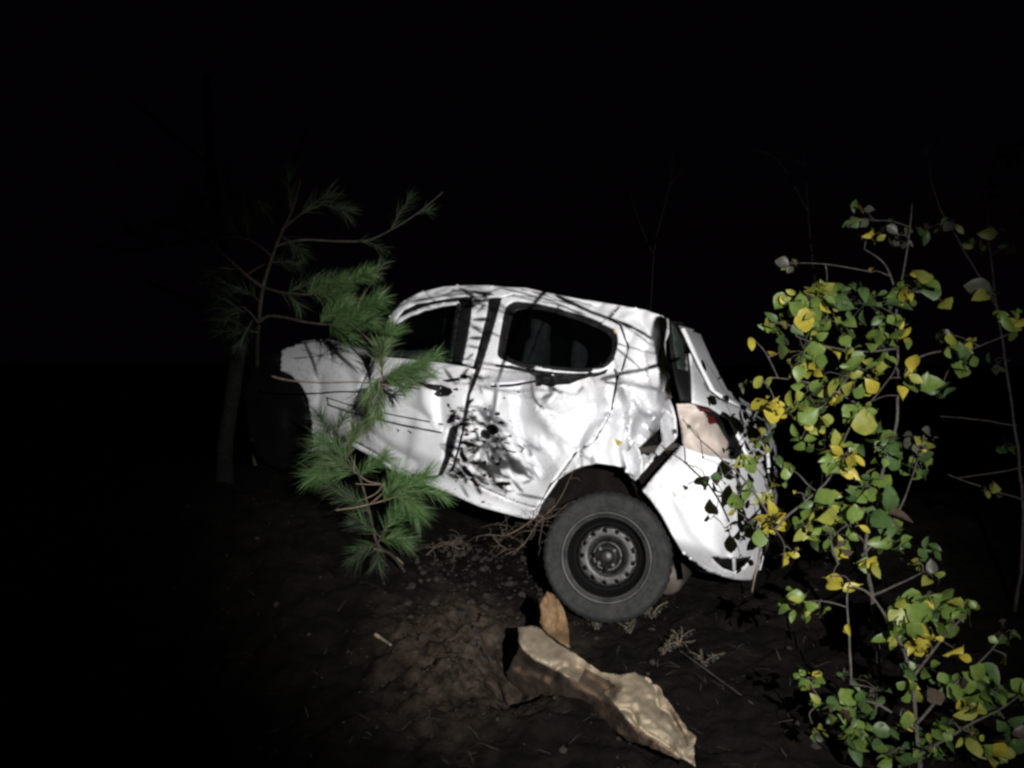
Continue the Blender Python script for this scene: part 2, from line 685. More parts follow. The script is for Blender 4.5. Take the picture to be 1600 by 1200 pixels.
def panel(name, poly, m, parent, holes=(), step=5.0, off=0.0, th=0.012, smooth_outline=0, kind=None, dents=True, fn=None):
    if smooth_outline:
        poly = chaikin(poly, smooth_outline)
    pv, fs = tri_region(poly, holes, step)
    dd = fn or (lambda u, v: D(u, v, dents))
    V = [P(u, v, dd(u, v) + off) for u, v in pv]
    # face the outside (towards the near side)
    out = []
    for f in fs:
        a, b, c = V[f[0]], V[f[1]], V[f[2]]
        n = (b - a).cross(c - a)
        out.append(f if n.dot(CAM - a) > 0 else f[::-1])
    o = link(name, V, out, m, parent, kind=kind)
    if th:
        solid(o, th)
    return o


WIN_R = [(788, 480), (796, 471), (812, 469), (845, 473), (895, 486), (932, 500), (957, 511), (966, 524), (964, 547), (956, 568),
         (938, 580), (896, 581), (826, 575), (792, 566), (777, 557), (776, 545)]
WIN_R = chaikin(WIN_R, 1)
REAR_DOOR = [(784, 466), (802, 460), (850, 466), (900, 477), (946, 495), (968, 509), (980, 540), (972, 573), (962, 592), (955, 640),
             (926, 688), (900, 703), (872, 738), (852, 770), (838, 793), (800, 781), (760, 764), (708, 736), (718, 700), (727, 665),
             (736, 617), (750, 580), (768, 522)]
QUARTER = [(970, 477.5), (1010, 484.5), (1034, 494), (1040, 512), (1038, 545), (1043, 590), (1047, 625), (1054, 655), (1056, 682), (1040, 698),
           (1022, 712), (1006, 733), (994, 748), (984, 741), (974, 731), (961, 727.5), (934, 724), (907, 728), (883, 739), (862, 755),
           (846, 782), (838, 810), (832, 812.5), (834, 797), (840, 795), (855, 772), (876, 740), (903, 706), (929, 691), (958, 641), (965, 593),
           (975, 574), (983, 540), (971, 507), (955, 496)]
FRONT_DOOR = [(588, 556), (640, 560.5), (686, 566), (728, 573), (742, 578), (730, 615), (719, 662), (700, 668), (695, 690), (692, 716), (682, 744),
              (654, 744), (612, 727), (585, 706), (552, 688), (549, 645), (566, 600)]
FENDER = [(440, 545), (470, 534), (510, 531), (550, 542), (586, 555.5), (563, 600), (546, 645), (549, 687), (520, 692), (487, 697), (486, 672), (484, 650),
          (479, 622), (469, 602), (455, 587), (437, 578)]
SILL = [(487, 699), (549, 690), (585, 708.5), (612, 729.5), (654, 746.5), (682, 746.5), (705, 738.5), (760, 767), (800, 784), (836, 796), (832, 813),
        (791, 803), (750, 792), (695, 768), (654, 752), (612, 735), (585, 716), (548, 696), (510, 704), (487, 706)]
RAIL = [(603, 504), (612, 488), (630, 470), (655, 457), (692, 449), (727, 446), (762, 446.5), (787, 448.5), (820, 451.5), (860, 459.5), (920, 469),
        (968, 477), (953, 494), (946, 492.5), (900, 475), (850, 464), (802, 458), (784, 463.5), (765, 463), (730, 461), (690, 466), (650, 473.5), (630, 483), (614, 502)]

# inner body first: dark cabin, floor, wheel wells
W = 1.42                                     # body width


def extrude(name, poly, off0, off1, m, parent, step=14, caps=True):
    """a solid from a side outline, running across the car from off0 to off1 metres behind the near side"""
    lp = densify(poly, step)
    n = len(lp)
    V = [P(u, v, D(u, v, False)) + LAT * off0 for u, v in lp] + [P(u, v, D(u, v, False)) + LAT * off1 for u, v in lp]
    Fs = [(i, (i + 1) % n, n + (i + 1) % n, n + i) for i in range(n)]
    if caps:
        pv, fs = tri_region(poly, (), step)
        b = len(V)
        V += [P(u, v, D(u, v, False)) + LAT * off1 for u, v in pv]
        Fs += [tuple(b + i for i in f) for f in fs]
    o = link(name, V, Fs, m, parent, smooth=False)
    fix_normals(o)
    return o


def across(name, line, off0, off1, m, parent, segs=8, sag=0.0, th=.02, dz=0.0):
    """a sheet that runs from an edge of the near side across to the far side"""
    V, Fs = [], []
    n = len(line)
    for k in range(segs + 1):
        t = k / segs
        for (u, v) in line:
            p = P(u, v, D(u, v, False)) + LAT * (off0 + (off1 - off0) * t)
            p = p + UP * (sag * 4 * t * (1 - t) + dz + .012 * noise.noise(p * 5.0) * (1 if sag else 0))
            V.append(p)
    for k in range(segs):
        for i in range(n - 1):
            a = k * n + i
            Fs.append((a, a + 1, a + n + 1, a + n))
    o = link(name, V, Fs, m, parent)
    if th:
        solid(o, th, offset=0)
    return o


ROOF_LINE = [(603, 504), (630, 471), (655, 458), (692, 450), (727, 447), (762, 447.5), (787, 449.5), (820, 452.5), (860, 460.5), (920, 470), (970, 478.5), (1010, 485.5),
             (1034, 495)]
across('roof', ROOF_LINE, 0.012, W - .42, M['paint'], car, sag=-.05, th=.015)
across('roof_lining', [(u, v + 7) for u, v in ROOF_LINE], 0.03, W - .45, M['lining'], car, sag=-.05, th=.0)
across('floor_pan', [(490, 696), (548, 693), (612, 730), (695, 764), (750, 786), (832, 806)], .05, W, M['under'], car, th=.05, dz=.015)
# rear floor, seat back and boot floor behind the quarter
across('boot_floor', [(845, 720), (960, 712), (1060, 700), (1110, 720)], .16, W - .1, M['under'], car, th=.03)
across('bonnet', [(440, 546), (470, 535), (510, 532), (550, 543), (586, 556)], .02, W, M['paint'], car, sag=-.03, th=.015, dz=-.004)
# far side of the body with its two window openings
FAR = [(603, 504), (655, 457), (727, 446), (820, 451), (920, 469), (1010, 484), (1040, 510), (1050, 640), (1060, 695), (1000, 735), (850, 735), (832, 806),
       (750, 788), (612, 730), (548, 690), (487, 690), (437, 578), (440, 546), (510, 531), (586, 555)]
FW1 = [(622, 505), (655, 475), (720, 468), (705, 555), (630, 550)]
FW2 = [(790, 480), (850, 478), (950, 510), (945, 570), (800, 562)]
pv, fs = tri_region(FAR, (FW1, FW2), 12)


def far_pt(u, v):
    tum = 0.25 * (max(0, vbelt(u) - v) / 115.0) ** 1.25
    return P(u, v, D(u, v, False)) + LAT * (W - 2 * tum)


o = link('far_side_panel', [far_pt(u, v) for u, v in pv], fs, M['paint'], car)
solid(o, .02, offset=0)
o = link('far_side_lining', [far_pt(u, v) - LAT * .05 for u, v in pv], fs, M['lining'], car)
# inner door linings hide the cabin side of the panels
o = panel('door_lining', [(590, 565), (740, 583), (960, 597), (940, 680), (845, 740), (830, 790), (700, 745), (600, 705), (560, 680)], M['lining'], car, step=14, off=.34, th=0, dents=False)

# wheel well behind the rear wheel
ARCH = [(838, 812), (846, 782), (862, 755), (883, 739), (907, 728), (934, 724), (961, 727.5), (978, 733), (1000, 752), (1006, 768), (1030, 806), (1048, 838), (1062, 866),
        (1068, 905)]
V, Fs = [], []
ap = [(u, v) for u, v in ARCH]
n = len(ap)
for k in range(5):
    for (u, v) in ap:
        V.append(P(u, v, min(D(min(u, 1000), v, False), 4.2) + .02 + 0.10 * k) )
for k in range(4):
    for i in range(n - 1):
        a = k * n + i
        Fs.append((a, a + 1, a + n + 1, a + n))
b = len(V)
pv, fs = tri_region(ap, (), 14)
V += [P(u, v, min(D(min(u, 1000), v, False), 4.2) + .42) for u, v in pv]
Fs += [tuple(b + i for i in f) for f in fs]
link('wheel_arch_liner', V, Fs, M['liner'], car)
# dark inner structure behind the torn gap between quarter and bumper
panel('inner_structure', [(975, 735), (1000, 700), (1040, 660), (1060, 640), (1090, 640), (1095, 720), (1040, 800), (1030, 830), (1000, 780)], M['liner'], car, step=10, off=.20, th=.01, dents=False)

panel('front_fender', FENDER, M['paint'], car, step=5, th=.012)
fd = panel('front_door', FRONT_DOOR, M['paint'], car, step=4.5, th=.02)
rd = panel('rear_door', REAR_DOOR, M['paint'], car, holes=(WIN_R,), step=3.0, th=.02)
panel('sill', SILL, M['paint'], car, step=5, off=.012, th=.03)
panel('roof_rail', RAIL, M['paint'], car, step=3.6, th=.02)
panel('rear_quarter_panel', QUARTER, M['paint'], car, step=3.0, th=.010)

panel('torn_flap', [(972, 731), (978, 712), (990, 690), (998, 704), (1003, 722), (1002, 738), (992, 751), (984, 745)], M['paint'], car, step=3.5, th=.006, off=-.035,
      fn=lambda u, v: D(985, 720, False) + (1003 - u) * .0062 + .012 * noise.noise(Vector((u / 9., v / 9., 2))))
panel('torn_flap', [(1030, 655), (1040, 640), (1054, 655), (1056, 684), (1040, 700), (1028, 712), (1022, 706), (1034, 690)], M['paint'], car, step=3.5, th=.006, off=-.012,
      fn=lambda u, v: D(1040, 670, False) + (1056 - u) * .0050 + .016 * noise.noise(Vector((u / 12., v / 14., 5))))
# front door window frame (bent), pillar and pane
FW = [(616, 503), (632, 485), (652, 476), (690, 468), (728, 463), (722, 500), (712, 540), (704, 565), (686, 564), (640, 558), (604, 553)]
wf = panel('window_frame', [(605, 506), (640, 488), (662, 479), (690, 473), (716, 470), (718, 474), (692, 477.5), (664, 484), (642, 493), (612, 509)], M['paint'], fd, step=4, off=.02, th=.012)
panel('window_frame', [(714, 474), (720, 472), (714, 512), (705, 565), (699, 564.5), (707, 512)], M['trim'], fd, step=4, off=.02, th=.012)
panel('window_seal', [(626, 483), (650, 473.5), (690, 466), (730, 461.5), (730, 466), (690, 471.5), (652, 479), (630, 489), (612, 505), (606, 505)], M['rubber'], fd, step=4, off=.018, th=.01)
panel('pane', [(612, 509), (642, 493), (664, 484.5), (692, 478), (716, 476), (708, 512), (699, 563), (686, 562), (640, 557), (600, 552)], M['pane'], fd, step=9, off=.035, th=.004, dents=False)
panel('belt_seal', [(590, 553), (640, 557), (687, 562.5), (728, 570), (728, 573), (686, 566), (640, 561), (590, 556.5)], M['rubber'], fd, step=5, off=-.006, th=.012)
# centre pillar, dusty, between the doors
bp = panel('centre_pillar', [(738, 464), (764, 465), (760, 487), (752, 520), (744, 552), (738, 572.5), (727, 571), (722, 567), (730, 530), (736, 495)], M['paint'], car, step=3.6, off=.012, th=.02)
panel('pillar_trim', [(722, 464), (737, 464), (735, 495), (729, 530), (721, 566), (706, 563.5), (713, 520)], M['rubber'], car, step=5, off=.03, th=.02)
panel('door_gap_seal', [(766, 464), (783, 465), (767, 522), (749, 580), (735, 617), (726, 665), (717, 700), (707, 736), (693, 747), (680, 747), (692, 722), (702, 700), (716, 664), (729, 615), (741, 580), (754, 530), (762, 490)],
      M['trim'], car, step=4, off=.030, th=.012)
panel('door_edge', [(690, 745), (700, 725), (709, 700), (717, 664), (722, 664), (714, 702), (705, 730), (695, 746)], M['paint'], car, step=4, off=.004, th=.008)
panel('torn_edge', [(694, 672), (716, 666), (709, 700), (700, 722), (692, 740), (693, 715), (696, 690)], M['trim'], car, step=4, off=.018, th=.01)

# rear door window: rubber seal, jamb, pane
inner = [(800, 492), (808, 482), (846, 482), (894, 496), (930, 510), (952, 522), (957, 535), (955, 552), (945, 568), (930, 574), (896, 575), (828, 568), (800, 562), (790, 553), (790, 540)]
inner = chaikin(inner, 1)
panel('window_seal', [(p[0], p[1]) for p in WIN_R], M['trim'], rd, holes=(inner,), step=4, off=.022, th=.012, dents=False)
panel('pane', inner, M['pane'], rd, step=12, off=.040, th=.004, dents=False)
panel('belt_seal', [(772, 569), (800, 572), (826, 578), (896, 584), (936, 583), (950, 577), (946, 584), (930, 589), (896, 590), (868, 594), (840, 590), (826, 583), (800, 577), (775, 573)], M['trim'], rd, step=4, off=-.006, th=.010)
panel('torn_belt_trim', [(836, 588), (862, 590), (900, 586), (925, 588), (905, 594), (890, 600), (872, 601), (860, 604), (848, 601), (838, 603)], M['rubber'], rd, step=4, off=-.022, th=.012)
panel('crease_trim', [(766, 602), (800, 600), (836, 594), (838, 597), (800, 603.5), (768, 605)], M['rubber'], rd, step=4, off=-.004, th=.006)  # dark strip laid along the crease

# door handle recess and side mouldings
panel('handle_recess', [(659, 601), (672, 600), (690, 602), (704, 607), (707, 613), (700, 619), (684, 620), (678, 616), (682, 611), (668, 607)], M['rubber'], fd, step=3, off=-.004, th=.004)
panel('handle_recess', [(690, 594), (716, 590), (718, 594), (700, 597.5)], M['rubber'], fd, step=3, off=-.004, th=.004)


def outline(name, loop, m, parent, r, off):
    pts = [P(u, v, D(u, v) + off) for u, v in loop]
    return tube(name, pts, r, r, m, parent, sides=5)


mo = panel('side_moulding', [(510, 622), (540, 632), (580, 642), (620, 650.5), (660, 658), (691, 664), (690, 675), (660, 669.5), (620, 661.5), (580, 652), (540, 641), (512, 631)], M['paint'], fd, step=4, off=-.010, th=.012)
outline('moulding_seal', [(510, 621), (540, 631), (580, 641), (620, 649.5), (660, 657), (692, 663)], M['rubber'], fd, .0035, -.006)
outline('moulding_seal', [(512, 632), (540, 642), (580, 653), (620, 662.5), (660, 670.5), (690, 676)], M['rubber'], fd, .0045, -.006)
mo2 = panel('side_moulding', chaikin([(774, 690), (795, 694), (812, 698), (818, 701), (815, 705), (805, 706), (790, 702), (776, 698)], 1), M['paint'], rd, step=3, off=-.010, th=.012)
outline('moulding_seal', [(774, 689), (795, 693), (812, 697), (819, 701), (815, 706), (804, 707), (790, 703), (776, 699)], M['rubber'], rd, .003, -.007)

# tail: rear window, hatch, lamp recess, lamp housing, bumper
gl = panel('rear_window', [(1046, 499), (1060, 508), (1071, 530), (1076, 552), (1080, 590), (1079, 626), (1062, 627), (1056, 590), (1049, 545)], M['rubber'], car, step=5, off=.02, th=.012, dents=False)
panel('pane', [(1049, 503), (1060, 512), (1070, 535), (1074, 560), (1075, 580), (1060, 575), (1053, 540)], mat('greenish_wet_glass', (.035, .045, .038), .15), gl, step=5, off=.008, th=.004, dents=False)
panel('window_edge', [(1036, 496), (1045, 497.5), (1046, 520), (1040, 535), (1041, 560), (1044, 590), (1050, 622), (1047, 622), (1042, 590), (1037, 545), (1039, 512)], M['paint'], car, step=4, off=-.004, th=.008)
panel('hatch', [(1079, 552), (1090, 572), (1107, 607), (1128, 624), (1156, 636), (1180, 652), (1192, 670), (1197, 690), (1195, 725), (1180, 722), (1168, 712), (1158, 690), (1140, 655), (1110, 636), (1083, 629), (1082, 600)],
      M['paint'], car, step=5, off=.0, th=.012)
panel('lamp_recess', [(1058, 632), (1084, 632), (1101, 645), (1126, 667), (1138, 690), (1142, 716), (1110, 718), (1068, 704)], M['primer'], car, step=4, off=.035, th=.01, fn=lambda u, v: D(u, v) + .06 * noise.noise(Vector((u / 26, v / 26, 1))))
lh = panel('lamp_housing', [(1083, 630), (1110, 637), (1140, 656), (1158, 690), (1168, 712), (1176, 724), (1144, 722), (1139, 690), (1127, 667), (1101, 644)], M['rubber'], car, step=5, off=.045, th=.012, dents=False)
panel('lens_shard', [(1104, 649), (1119, 652), (1121, 660), (1111, 663), (1101, 656)], M['red'], lh, step=4, off=.012, th=.006)
panel('lens_shard', [(1090, 636), (1108, 640), (1112, 645), (1096, 643)], M['red'], lh, step=4, off=.03, th=.006)

BUMPER = [(1003, 766), (1020, 746), (1042, 721), (1063, 696), (1090, 707), (1116, 713), (1140, 717), (1190, 722), (1202, 750), (1204, 787), (1197, 841), (1190, 878), (1182, 903),
          (1176, 907), (1160, 907), (1144, 905), (1109, 895), (1085, 879), (1065, 863), (1050, 836), (1034, 806), (1018, 783)]
VENT = [(1111, 871), (1130, 873), (1155, 872.5), (1176, 869), (1166, 884), (1148, 895), (1130, 889), (1119, 880)]
bu = panel('rear_bumper', BUMPER, M['paint'], car, holes=(VENT,), step=4.5, off=-.02, th=.006)
panel('bumper_edge', [(1118, 880), (1111, 871), (1176, 869), (1166, 884), (1148, 895)], M['trim'], bu, step=6, off=.05, th=.01, dents=False)
panel('vent_bar', [(1146, 870), (1150, 870), (1150, 894), (1146, 894)], M['paint'], bu, step=4, off=.0, th=.012)
# rear end of the body, running across
TAIL = [(1062, 512), (1082, 556), (1110, 612), (1150, 636), (1182, 656), (1196, 690), (1200, 740), (1201, 790), (1194, 850), (1184, 895)]
across('rear_end', TAIL, .07, W - .75, M['paint'], car, th=.015, sag=0)
# hanging trim strip off the bumper corner
tube('hanging_strip', [P(1188, 850, D(1188, 850) - .03), P(1182, 888, D(1182, 880) - .03), P(1175, 925, D(1180, 880) - .02)], .006, .004, M['dry'], car)
# exhaust silencer seen under the tail
V, Fs = tube_data([P(1040, 905, 3.98) + LAT * t for t in (0, .02, .1, .5, .55)], .085, .085, 14)
for i in range(14):
    c = P(1040, 905, 3.98)
    V[i] = c + (V[i] - c) * .82
link('exhaust_silencer', V, Fs, M['exhaust'], car)


# seats inside
def seat(u, v, dep, sc, name):
    cpos = P(u, v, dep)
    V, Fs = [], []
    fwd = cw(-math.cos(TH), .1, math.sin(TH)).normalized()
    n = 10
    prof = [(-.02, .205), (.2, .25), (.42, .25), (.58, .20), (.62, .08), (.64, .10), (.70, .13), (.80, .12), (.84, .05)]
    base = 0
    for (h, wd) in prof:
        for k in range(n):
            a = 2 * math.pi * k / n
            V.append(cpos + UP * (h - .6) * sc + LAT * math.cos(a) * wd * sc + fwd * (math.sin(a) * .07 - h * .14) * sc)
    for j in range(len(prof) - 1):
        for k in range(n):
            Fs.append((j * n + k, j * n + (k + 1) % n, (j + 1) * n + (k + 1) % n, (j + 1) * n + k))
    return link(name, V, Fs, M['seat'], car)


seat(826, 530, 4.78, .8, 'seat')
seat(690, 540, 5.0, .8, 'seat')
seat(888, 575, 5.05, .85, 'seat')


# wheels
def wheel(center, n_out, parent, spin=0.0):
    n_out = n_out.normalized()
    up = (UP - n_out * UP.dot(n_out)).normalized()
    sd = up.cross(n_out)

    def L(r, a, x):                          # x: metres inward from the outer face
        return center - n_out * x + (sd * math.cos(a) + up * math.sin(a)) * r

    def lathe(name, prof, m, par, n=64, closed=False):
        V = [L(r, 2 * math.pi * k / n, x) for (r, x) in prof for k in range(n)]
        Fs = []
        for j in range(len(prof) - 1):
            for k in range(n):
                Fs.append((j * n + k, j * n + (k + 1) % n, (j + 1) * n + (k + 1) % n, (j + 1) * n + k))
        o = link(name, V, Fs, m, par)
        fix_normals(o)
        return o
    wroot = lathe('wheel', [(.05, .12), (.10, .12), (.150, .12), (.155, .18), (.05, .18)], M['rubber'], parent, 40)
    # tyre with rounded shoulders and tread grooves
    prof = [(.205, .020), (.213, .004), (.226, -.003), (.232, -.001), (.236, -.004), (.258, -.009), (.276, -.006), (.280, -.008), (.292, .003), (.302, .016),
            (.309, .032), (.311, .055), (.306, .057), (.306, .064), (.312, .066), (.313, .09), (.308, .092), (.308, .099), (.313, .101), (.312, .13), (.306, .132), (.306, .139),
            (.311, .141), (.308, .165), (.296, .182), (.26, .192), (.21, .175)]
    n = 144
    V = []
    for j, (r, x) in enumerate(prof):
        for k in range(n):
            rr = r
            if 9 <= j <= 24 and k % 3 == 0:
                rr -= .007 if j > 10 else .004
            V.append(L(rr, 2 * math.pi * k / n, x))
    Fs = []
    for j in range(len(prof) - 1):
        for k in range(n):
            Fs.append((j * n + k, j * n + (k + 1) % n, (j + 1) * n + (k + 1) % n, (j + 1) * n + k))
    o = link('tyre', V, Fs, M['tyre'], wroot)
    fix_normals(o)
    lathe('rim', [(.200, .03), (.213, .004), (.216, -.006), (.210, -.009), (.204, -.004), (.198, .006), (.188, .012)], M['rimlip'], wroot)
    lathe('rim_barrel', [(.188, .012), (.184, .03), (.178, .06), (.170, .10), (.156, .125), (.135, .13)], M['rubber'], wroot)
    # pressed steel disc with real vent holes
    circ = [(math.cos(2 * math.pi * k / 72) * .150, math.sin(2 * math.pi * k / 72) * .150) for k in range(72)]
    ctr = [(math.cos(2 * math.pi * k / 40) * .078, math.sin(2 * math.pi * k / 40) * .078) for k in range(40)]
    holes = [ctr]
    for h in range(13):
        a = spin + 2 * math.pi * h / 13
        holes.append([(math.cos(a) * .127 + math.cos(2 * math.pi * k / 10) * .0082, math.sin(a) * .127 + math.sin(2 * math.pi * k / 10) * .0082) for k in range(10)])
    pv, fs = tri_region(circ, holes, .011)

    def dx(r):
        return .062 + .042 * sstep(.139, .150, r) + .012 * sstep(.10, .078, r)
    V = [center - n_out * dx(math.hypot(x, y)) + sd * x + up * y for x, y in pv]
    o = link('wheel_disc', V, [f for f in fs], M['steel'], wroot)
    fix_normals(o)
    solid(o, .004, offset=0)
    lathe('wheel_dish', [(.080, .073), (.074, .098), (.060, .102), (.057, .082), (.052, .056), (.040, .053), (.034, .048), (.031, .036), (.026, .032), (.001, .031)], M['steel'], wroot, 40)
    for h in range(4):
        a = spin + .45 + math.pi / 2 * h
        V, Fs = tube_data([L(.048, a, .056), L(.048, a, .040), L(.048, a, .034)], .0105, .0085, 6)
        link('wheel_bolt', V, Fs, M['bolt'], wroot, smooth=False)
        a += math.pi / 4
        V, Fs = tube_data([L(.056, a, .067), L(.056, a, .0515)], .012, .011, 10)
        link('disc_slot', V, Fs, M['rubber'], wroot)
    return wroot


wheel(WHEEL, cw(-.20, .13, -.97), car, .25)
wheel(P(448, 655, 5.7), cw(-.55, .05, -.83), car, .1)
# dark crushed nose in front of the fender
panel('front_bumper', [(434, 552), (438, 579), (456, 589), (470, 604), (480, 624), (485, 652), (487, 694), (474, 722), (440, 735), (408, 722), (388, 680), (378, 620), (392, 570), (412, 550)], M['rubber'], car, step=8, off=.12, th=.02,
      fn=lambda u, v: D(max(u, 440), v) + max(0, 440 - u) * .008 + .06 * noise.noise(Vector((u / 22., v / 26., 9))))

# dark and coloured patches on the doors
PATCHES = [
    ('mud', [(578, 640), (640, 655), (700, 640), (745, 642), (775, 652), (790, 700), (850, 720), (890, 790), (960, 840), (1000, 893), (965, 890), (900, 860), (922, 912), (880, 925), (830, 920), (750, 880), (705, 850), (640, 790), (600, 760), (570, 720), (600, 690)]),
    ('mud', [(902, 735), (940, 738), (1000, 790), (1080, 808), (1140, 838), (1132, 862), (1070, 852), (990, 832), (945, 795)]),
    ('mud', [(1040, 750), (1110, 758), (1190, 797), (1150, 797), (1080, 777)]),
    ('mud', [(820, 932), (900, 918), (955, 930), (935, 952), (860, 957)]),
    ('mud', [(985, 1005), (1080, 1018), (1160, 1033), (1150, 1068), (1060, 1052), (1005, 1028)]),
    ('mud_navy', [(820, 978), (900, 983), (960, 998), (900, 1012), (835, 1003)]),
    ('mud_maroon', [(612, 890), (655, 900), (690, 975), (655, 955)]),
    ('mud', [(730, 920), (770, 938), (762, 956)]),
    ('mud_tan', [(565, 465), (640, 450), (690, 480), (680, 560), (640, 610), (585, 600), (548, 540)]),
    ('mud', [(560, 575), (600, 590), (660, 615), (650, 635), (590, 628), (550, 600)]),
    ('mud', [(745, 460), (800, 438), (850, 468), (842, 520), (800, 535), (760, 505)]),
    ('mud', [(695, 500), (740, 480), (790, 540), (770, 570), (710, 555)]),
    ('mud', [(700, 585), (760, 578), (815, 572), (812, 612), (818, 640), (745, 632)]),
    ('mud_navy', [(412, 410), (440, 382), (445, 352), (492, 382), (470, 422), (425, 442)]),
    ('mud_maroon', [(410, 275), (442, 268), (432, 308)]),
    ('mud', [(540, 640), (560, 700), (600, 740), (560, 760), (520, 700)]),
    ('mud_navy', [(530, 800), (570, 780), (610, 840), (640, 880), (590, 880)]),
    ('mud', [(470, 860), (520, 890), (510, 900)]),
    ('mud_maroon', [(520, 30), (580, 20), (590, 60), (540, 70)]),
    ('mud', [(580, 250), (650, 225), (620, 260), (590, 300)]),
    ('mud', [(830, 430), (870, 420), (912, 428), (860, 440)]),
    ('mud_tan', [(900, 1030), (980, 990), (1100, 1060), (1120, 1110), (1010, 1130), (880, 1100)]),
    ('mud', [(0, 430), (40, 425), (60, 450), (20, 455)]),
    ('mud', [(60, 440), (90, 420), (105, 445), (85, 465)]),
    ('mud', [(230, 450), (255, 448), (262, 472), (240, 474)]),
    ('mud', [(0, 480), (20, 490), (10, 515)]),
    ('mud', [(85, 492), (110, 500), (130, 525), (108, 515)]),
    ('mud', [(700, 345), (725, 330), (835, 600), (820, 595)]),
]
SHADOW_LEAVES = []
for key, pl in PATCHES:
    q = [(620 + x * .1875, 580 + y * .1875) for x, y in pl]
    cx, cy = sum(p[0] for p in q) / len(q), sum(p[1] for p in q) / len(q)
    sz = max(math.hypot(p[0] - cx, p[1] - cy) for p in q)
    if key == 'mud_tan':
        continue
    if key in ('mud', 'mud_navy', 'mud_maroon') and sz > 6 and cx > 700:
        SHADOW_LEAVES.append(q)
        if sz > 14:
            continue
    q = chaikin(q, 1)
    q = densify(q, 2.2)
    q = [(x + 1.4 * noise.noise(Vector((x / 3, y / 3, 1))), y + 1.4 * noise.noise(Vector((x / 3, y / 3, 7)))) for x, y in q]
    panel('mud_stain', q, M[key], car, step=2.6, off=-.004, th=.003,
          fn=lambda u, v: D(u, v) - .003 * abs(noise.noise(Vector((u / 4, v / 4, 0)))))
random.seed(5)
for i in range(170):                          # loose specks round the patches
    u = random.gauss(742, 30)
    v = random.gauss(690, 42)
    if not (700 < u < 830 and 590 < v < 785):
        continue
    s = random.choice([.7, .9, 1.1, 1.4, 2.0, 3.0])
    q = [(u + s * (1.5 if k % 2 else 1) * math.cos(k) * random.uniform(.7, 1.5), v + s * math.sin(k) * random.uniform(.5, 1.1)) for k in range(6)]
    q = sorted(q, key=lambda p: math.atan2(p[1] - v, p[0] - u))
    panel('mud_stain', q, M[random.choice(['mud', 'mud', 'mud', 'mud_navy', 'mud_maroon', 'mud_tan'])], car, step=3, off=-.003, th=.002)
random.seed(29)
for i in range(64):
    t, r_ = random.uniform(0, 6.28), random.random() ** .6
    u, v = 764 + 72 * r_ * math.cos(t), 712 + 74 * r_ * math.sin(t) + 8 * math.cos(t)
    a, b, an = random.uniform(7, 17), random.uniform(2.4, 5.0), random.gauss(.55, .45)
    SHADOW_LEAVES.append([(u + a * math.cos(k * .785) * math.cos(an) - b * math.sin(k * .785) * math.sin(an), v + a * math.cos(k * .785) * math.sin(an) + b * math.sin(k * .785) * math.cos(an)) for k in range(8)])
random.seed(17)
for (u, v, a, b) in [(752, 482, 12, 3), (748, 499, 11, 5), (744, 514, 12, 3), (741, 528, 9, 5), (737, 541, 11, 3), (733, 558, 8, 3), (740, 470, 16, 5), (730, 478, 9, 6), (727, 455, 12, 5), (745, 456, 13, 5), (712, 453, 9, 3),
                     (758, 461, 7, 6), (700, 459, 8, 3), (735, 449, 10, 2), (670, 461, 9, 2), (720, 590, 12, 4), (735, 600, 10, 4), (752, 612, 9, 3), (700, 584, 14, 4), (745, 588, 11, 5), (722, 640, 10, 3), (735, 655, 8, 4), (760, 590, 9, 3),
                     (850, 622, 6, 4), (862, 606, 8, 4), (878, 612, 5, 4), (905, 612, 6, 3), (640, 466, 8, 2), (655, 470, 9, 2), (685, 455, 8, 2), (480, 545, 14, 4), (520, 548, 16, 4), (500, 556, 12, 3)]:
    an = random.gauss(.1, .5)
    q = []
    for t in range(8):
        x, y = a * math.cos(t * .785), b * math.sin(t * .785)
        q.append((u + x * math.cos(an) - y * math.sin(an), v + x * math.sin(an) + y * math.cos(an)))
    SHADOW_LEAVES.append(q)


# ------------------------------------------------------------------ leaves
def leaf_mesh(name, m, wide=.72, fold=.25, curl=.25, seed=0):
    """a rounded leaf about 1 unit long, with a midrib fold, a curl and a short stalk"""
    rnd = random.Random(seed)
    rows = [(-.14, .010), (0, .018), (.12, .12), (.3, .29), (.5, .38), (.7, .37), (.86, .24), (.96, .09), (1.0, .01)] if seed % 2 else \
        [(-.14, .010), (0, .018), (.12, .10), (.3, .24), (.5, .36), (.7, .41), (.86, .33), (.96, .17), (1.0, .02)]
    V, Fs = [], []
    for (y, h) in rows:
        h = h * wide / .72 * rnd.uniform(.92, 1.08)
        z = -curl * y * y + rnd.uniform(-.015, .015)
        V += [(-h, y, z + fold * h), (0, y, z), (h, y, z + fold * h + rnd.uniform(-.02, .02))]
    for j in range(len(rows) - 1):
        a = j * 3
        Fs += [(a, a + 1, a + 4, a + 3), (a + 1, a + 2, a + 5, a + 4)]
    me = bpy.data.meshes.new(name)
    me.from_pydata(V, [], Fs)
    me.polygons.foreach_set('use_smooth', [True] * len(me.polygons))
    me.materials.append(m)
    return me


LM = {}
for key, m in LEAF.items():
    LM[key] = [leaf_mesh('leaf', m, random.uniform(.46, .82), random.uniform(.1, .95), random.uniform(-.2, .95), i) for i in range(6)]


def leaf_matrix(pos, size, direction, face):
    y = direction.normalized()
    z = (face - y * face.dot(y))
    if z.length < 1e-3:
        z = UP - y * UP.dot(y)
    z.normalize()
    x = y.cross(z)
    return Matrix.Translation(pos) @ Matrix((x, y, z)).transposed().to_4x4() @ Matrix.Scale(size, 4)


